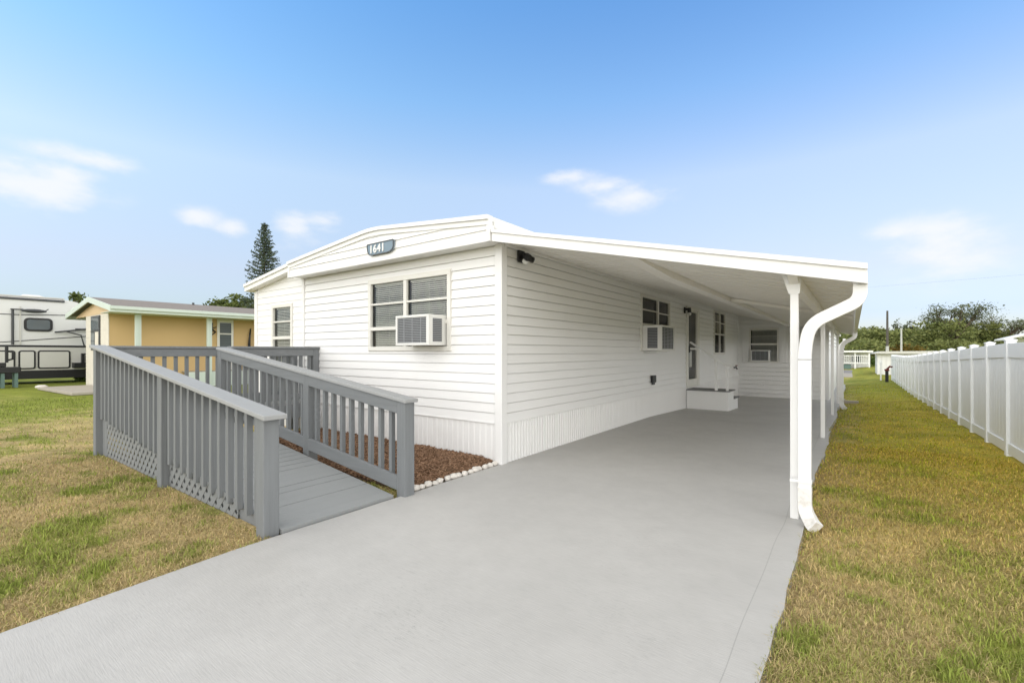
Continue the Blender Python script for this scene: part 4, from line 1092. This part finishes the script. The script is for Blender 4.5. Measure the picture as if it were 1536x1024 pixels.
def bush(label, x, y, z0, r, h, lm, n=700, size=.1, name='bush', cat='bush'):
    P = []
    for c in range(22):
        a = random.uniform(0, 6.28); rr = r*math.sqrt(random.random())*.8; zc = z0+h*random.uniform(.12,.9)*(1-.5*(rr/r)**2)
        m = n//22; P.append(np.c_[RNG.normal(x+rr*math.cos(a),r*.18,m), RNG.normal(y+rr*math.sin(a),r*.18,m), np.maximum(z0, RNG.normal(zc,h*.11,m))])
    v, q, a = leaves(np.concatenate(P), size, .5, .2)
    t = thing(name, label, cat, (x, y, z0)); np_mesh('foliage', v, q, LM[lm], t, attr=a)
    w = MB()
    for k in range(6):
        an = k*1.05; w.tube([(x,y,z0-.02),(x+r*.3*math.cos(an),y+r*.3*math.sin(an),z0+h*.6)],.02,5,.008)
    w.build('stem', M['bark'], t)
x, y, z = at(1352, 520, 60); bush('yellowing orange bush at the foot of the wood behind the poles', x, y, -.3, 2.4, 2.9, 'yellow', 1500, .2)
x, y, z = at(123, 565, 22.5); bush('small spiky green plant at the corner of the yellow house', x, y, 0, .35, .75, 'shrub', 330, .10, 'plant', 'plant')
x, y, z = at(1300, 540, 50); bush('green hedge bush between the far white porch and the shed', x, y, -.35, 1.1, 1.5, 'shrub', 900, .13)

# ------------------------------------------------------------------ far end of the lawn
fr = MB(); fr.box(-40, 40, 47, 55, -.5, -.335); struct(fr.build('road', M['asphalt']))
fr = MB(); fr.box(-3.0, 1.0, 40, 46.9, -.5, -.33); struct(fr.build('path', M['concrete_pad']))
ph = thing('porch_house', 'distant white house with railed porch across the road', 'house', (-1.2, 60, -.35))
w = MB(); w.box(-7, 1.3, 61, 66, -.35, 1.35); w.build('wall', M['trim'], ph)
w = MB(); w.box(-7.3, 1.6, 58.6, 66.4, 1.36, 1.55); w.build('roof', M['white'], ph)
for x in (-4, -2.2, -1.0, .15, 1.3):
    w = MB(); w.box(x-.06, x+.06, 58.8, 58.92, -.35, 1.36); w.build('porch_post', M['white'], ph)
w = MB(); w.box(-7, 1.36, 58.83, 58.9, .98, 1.06); w.box(-7, 1.36, 58.83, 58.9, .22, .30)
for k in range(48): w.box(-7+k*.174, -7+k*.174+.05, 58.84, 58.89, .30, .98)
w.build('railing', M['white'], ph)
for k in range(3):
    w = MB(); w.box(-3.6+k*1.7, -2.8+k*1.7, 60.95, 60.999, .35, 1.1); w.build('window', M['rvlens'], ph)
w = MB(); w.box(-7, -.2, 59, 60.9, -.35, .1); w.build('porch_base', M['teal'], ph)
sh = thing('storage_shed', 'white panelled shed at the end of the fence', 'shed', (2.4, 42, -.3))
w = MB(); w.box(1.35, 5.2, 41.5, 45, -.3, 1.28)
for k in range(16): w.box(1.4+k*.24, 1.4+k*.24+.17, 41.46, 41.499, -.25, 1.22)
w.build('wall', M['trim'], sh)
w = MB(); w.hexa([(1.0,41.1,1.29),(5.5,41.1,1.29),(5.5,45.3,1.29),(1.0,45.3,1.29),(1.5,41.1,1.46),(5.5,41.1,1.50),(5.5,45.3,1.50),(1.5,45.3,1.46)]); w.build('roof', M['rvgrey'], sh)
w = MB(); w.box(2.35, 3.0, 41.40, 41.459, -.25, 1.1); w.build('door', M['rvgrey'], sh)
w = MB(); w.box(1.95, 2.75, 36.5, 37.3, .05, .40); w.box(2.0, 2.06, 36.55, 36.6, -.2, .05); w.box(2.64, 2.7, 36.55, 36.6, -.2, .05); w.box(2.0, 2.06, 37.2, 37.25, -.2, .05); w.box(2.64, 2.7, 37.2, 37.25, -.2, .05)
tag(w.build('raised_planter', M['redbrown'], bevel=.02), 'dark red raised planter on legs near the white shed', 'planter')
hy = thing('standpipe', 'black post with dark red top standing at the far end of the lawn', 'post', (1.42, 31.5, -.2))
w = MB(); w.box(1.36, 1.50, 31.43, 31.57, -.25, .42); w.build('shaft', M['black'], hy, bevel=.01)
w = MB(); w.box(1.33, 1.53, 31.40, 31.60, .42, .52); w.tube([(1.43,31.5,.5),(1.55,31.5,.66),(1.66,31.5,.62)],.05,8); w.build('top', M['redbrown'], hy, bevel=.01)
hy2 = thing('meter_post', 'thin white post just behind the black standpipe', 'post', (1.25, 33, -.2))
w = MB(); w.box(1.2, 1.27, 33, 33.07, -.25, .75); w.box(1.17, 1.30, 32.97, 33.1, .75, .95); w.build('shaft', M['white'], hy2)
nb = thing('neighbour_home', 'white roofed home just showing over the fence at the right', 'house', (10, 38, 0))
w = MB(); w.box(7.0, 16, 34.3, 35.8, -.2, 2.1); w.build('wall', M['trim'], nb)
w = MB(); w.hexa([(6.2,34,2.02),(11.4,34,3.6),(11.4,36,3.6),(6.2,36,2.02),(6.2,34,2.10),(11.4,34,3.68),(11.4,36,3.68),(6.2,36,2.10)]); w.build('roof', M['white'], nb)
w = MB(); w.box(8.4, 10.0, 34.25, 34.29, .9, 1.8); wn = w.build('window', M['alum'], nb); w = MB(); w.box(8.46, 9.94, 34.24, 34.249, .96, 1.74); w.build('pane', M['rvlens'], wn)
x, y, z = at(1331, 466, 56)
up = thing('utility_pole', 'tall dark utility pole with pale base behind the shed', 'utility pole', (x, y, -.3))
w = MB(); w.tube([(x,y,2.1),(x,y,z)], .13, 8, .10); w.build('pole', M['pole'], up); w = MB(); w.tube([(x,y,-.35),(x,y,2.1)], .16, 8); w.build('sleeve', M['pole_light'], up)
x, y, z = at(1352, 493, 50)
up = thing('flag_pole', 'short pale pole to the right of the tall dark one', 'pole', (x, y, -.3))
w = MB(); w.tube([(x,y,-.35),(x,y,z)], .10, 8, .075); w.build('pole', M['pole_light'], up); w = MB(); w.blob((x,y,z),.11,.11,.08); w.build('cap', M['pole_light'], up)
def wire(a, b, sag, label):
    pts = []
    for k in range(17):
        t = k/16; p = Vector(a).lerp(Vector(b), t); p.z -= sag*4*t*(1-t); pts.append(p)
    w = MB(); w.tube(pts, .005, 5); tag(w.build('overhead_wire', M['wire']), label, 'wire')
wire(at(1000, 452, 75), at(1900, 380, 40), .25, 'thin overhead wire crossing the low sky at the right')

# ------------------------------------------------------------------ sky and sun
SUN_EL, SUN_AZ = R(42), math.atan2(-.95, -.28)       # direction towards the sun
sd = Vector((math.cos(SUN_EL)*math.cos(SUN_AZ), math.cos(SUN_EL)*math.sin(SUN_AZ), math.sin(SUN_EL)))
world = bpy.data.worlds.new('World'); scene.world = world; world.use_nodes = True
nt = world.node_tree; N = nt.nodes; Lk = nt.links
for n in list(N): N.remove(n)
out = N.new('ShaderNodeOutputWorld'); bg = N.new('ShaderNodeBackground'); bg.inputs['Strength'].default_value = .15
Lk.new(bg.outputs[0], out.inputs[0])
sky = N.new('ShaderNodeTexSky'); sky.sky_type = 'NISHITA'; sky.sun_disc = False; sky.sun_elevation = SUN_EL
sky.sun_rotation = math.atan2(sd.x, sd.y); sky.air_density = 1.0; sky.dust_density = .6; sky.ozone_density = 1.0; sky.altitude = 0
tc = N.new('ShaderNodeTexCoord'); sep = N.new('ShaderNodeSeparateXYZ'); Lk.new(tc.outputs['Generated'], sep.inputs[0])
def math_(op, a, b=None, c=None):
    n = N.new('ShaderNodeMath'); n.operation = op
    for i, q in enumerate((a, b, c)):
        if q is None: continue
        if isinstance(q, (int, float)): n.inputs[i].default_value = q
        else: Lk.new(q, n.inputs[i])
    return n.outputs[0]
def mrange(s, a, b, c, d, t='SMOOTHSTEP'):
    n = N.new('ShaderNodeMapRange'); n.interpolation_type = t
    n.inputs[1].default_value = a; n.inputs[2].default_value = b; n.inputs[3].default_value = c; n.inputs[4].default_value = d
    Lk.new(s, n.inputs[0]); return n.outputs[0]
def mixc(f, a, b, mode='MIX'):
    n = N.new('ShaderNodeMix'); n.data_type = 'RGBA'; n.blend_type = mode
    if isinstance(f, float): n.inputs[0].default_value = f
    else: Lk.new(f, n.inputs[0])
    for i, q in ((6, a), (7, b)):
        if isinstance(q, tuple): n.inputs[i].default_value = (*q, 1)
        else: Lk.new(q, n.inputs[i])
    return n.outputs[2]
el = math_('ARCSINE', sep.outputs[2]); az = math_('ARCTAN2', sep.outputs[0], sep.outputs[1])
# SKYMIX
ramp = N.new('ShaderNodeValToRGB'); Lk.new(sep.outputs[2], ramp.inputs[0]); cr = ramp.color_ramp
STOPS = [(0, (0.409, 0.409, 0.452)), (0.07, (0.47, 0.452, 0.513)), (0.15, (0.739, 0.591, 0.583)), (0.33, (1.191, 0.983, 0.843)), (0.47, (0.852, 1.0, 1.026)), (0.6, (0.643, 0.939, 1.096))]
while len(cr.elements) < len(STOPS): cr.elements.new(.5)
for e_, (p_, c_) in zip(cr.elements, STOPS): e_.position = p_; e_.color = (*[q/2 for q in c_], 1)
tint2 = N.new('ShaderNodeVectorMath'); tint2.operation = 'SCALE'; tint2.inputs['Scale'].default_value = 2.0; Lk.new(ramp.outputs[0], tint2.inputs[0])
base = mixc(1.0, sky.outputs[0], tint2.outputs[0], 'MULTIPLY')
sidev = math_('ADD', math_('MULTIPLY', sep.outputs[0], -.804), math_('MULTIPLY', sep.outputs[1], -.594))
bal = N.new('ShaderNodeCombineXYZ')
for i_, (lo_, hi_) in enumerate(((.885,1.02),(.895,1.075),(.95,1.05))): Lk.new(mrange(sidev, -.65, .65, lo_, hi_), bal.inputs[i_])
base = mixc(1.0, base, bal.outputs[0], 'MULTIPLY')
noise = N.new('ShaderNodeTexNoise'); noise.inputs['Scale'].default_value = 9; noise.inputs['Detail'].default_value = 7; noise.inputs['Roughness'].default_value = .55
mp = N.new('ShaderNodeMapping'); mp.inputs['Scale'].default_value = (1,1,2.2); Lk.new(tc.outputs['Generated'], mp.inputs['Vector']); Lk.new(mp.outputs[0], noise.inputs['Vector'])
puff = None
def dir_ae(px, py):
    x, y, z = at(px, py, 1.0); z -= 1.45
    return math.atan2(x, y), math.atan2(z, math.hypot(x, y))
for (px, py, wa, we, k) in ((55,280,.10,.042,1.0),(20,250,.05,.024,.8),(130,238,.085,.020,.9),(100,262,.06,.024,.8),(298,327,.040,.024,.9),(350,345,.042,.022,.9),(440,337,.065,.036,1.05),(485,332,.055,.032,1.15),(450,365,.07,.026,.6),
                            (950,294,.085,.034,1.0),(905,280,.070,.026,.9),(855,265,.060,.018,.8),(985,285,.05,.028,.8),(1400,362,.085,.050,1.0),(1430,395,.07,.045,.8),(1340,352,.05,.022,.7)):
    a0, e0 = dir_ae(px, py)
    da = math_('MULTIPLY', math_('SUBTRACT', az, a0), 1/wa*math.cos(e0)); de = math_('MULTIPLY', math_('SUBTRACT', el, e0), 1/we)
    d = math_('SQRT', math_('ADD', math_('MULTIPLY', da, da), math_('MULTIPLY', de, de)))
    v = math_('MULTIPLY', math_('SUBTRACT', 1.0, d), k)
    puff = v if puff is None else math_('SMOOTH_MAX', puff, v, .3)
dens = math_('ADD', puff, math_('MULTIPLY', math_('SUBTRACT', noise.outputs[0], .5), 2.9))
cm = math_('MULTIPLY', math_('MULTIPLY', mrange(dens, -.1, 1.1, 0, 1), mrange(puff, -.35, .4, 0, 1)), .78)
# unseen bright cloud deck added overhead, behind and to the right as fill light
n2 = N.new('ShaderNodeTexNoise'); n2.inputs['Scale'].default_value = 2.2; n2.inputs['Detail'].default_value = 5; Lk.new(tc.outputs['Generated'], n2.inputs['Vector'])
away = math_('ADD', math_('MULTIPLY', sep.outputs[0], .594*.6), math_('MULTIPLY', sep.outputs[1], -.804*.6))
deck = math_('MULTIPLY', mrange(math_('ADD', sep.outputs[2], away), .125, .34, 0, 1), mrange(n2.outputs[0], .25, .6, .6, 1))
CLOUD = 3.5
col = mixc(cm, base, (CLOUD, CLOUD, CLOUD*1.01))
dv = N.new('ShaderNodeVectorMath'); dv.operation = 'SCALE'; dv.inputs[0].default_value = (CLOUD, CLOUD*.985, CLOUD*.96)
Lk.new(mrange(sep.outputs[2], .0, .8, 3.7, 1.2), dv.inputs['Scale'])  # added fill deck is brightest near the horizon
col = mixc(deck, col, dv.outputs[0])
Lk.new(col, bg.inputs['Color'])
sl = bpy.data.lights.new('sun', 'SUN'); sl.energy = .28; sl.angle = R(50); sl.color = (1.0,.97,.93)
so = bpy.data.objects.new('sun', sl); COL.objects.link(so); so.rotation_euler = (-sd).to_track_quat('-Z', 'Y').to_euler()

# ------------------------------------------------------------------ camera
cam = bpy.data.cameras.new('camera'); cam.sensor_fit = 'HORIZONTAL'; cam.sensor_width = 36; cam.lens = 693.005/1536*36
cam.shift_y = 15/1536; cam.clip_end = 3000; cam.clip_start = .05
co = bpy.data.objects.new('camera', cam); COL.objects.link(co); co.location = (0, 0, 1.45); co.rotation_euler = (R(90), 0, CAMY)
scene.camera = co
scene.view_settings.view_transform = 'Standard'; scene.view_settings.look = 'None'; scene.view_settings.exposure = .93; scene.view_settings.gamma = 1
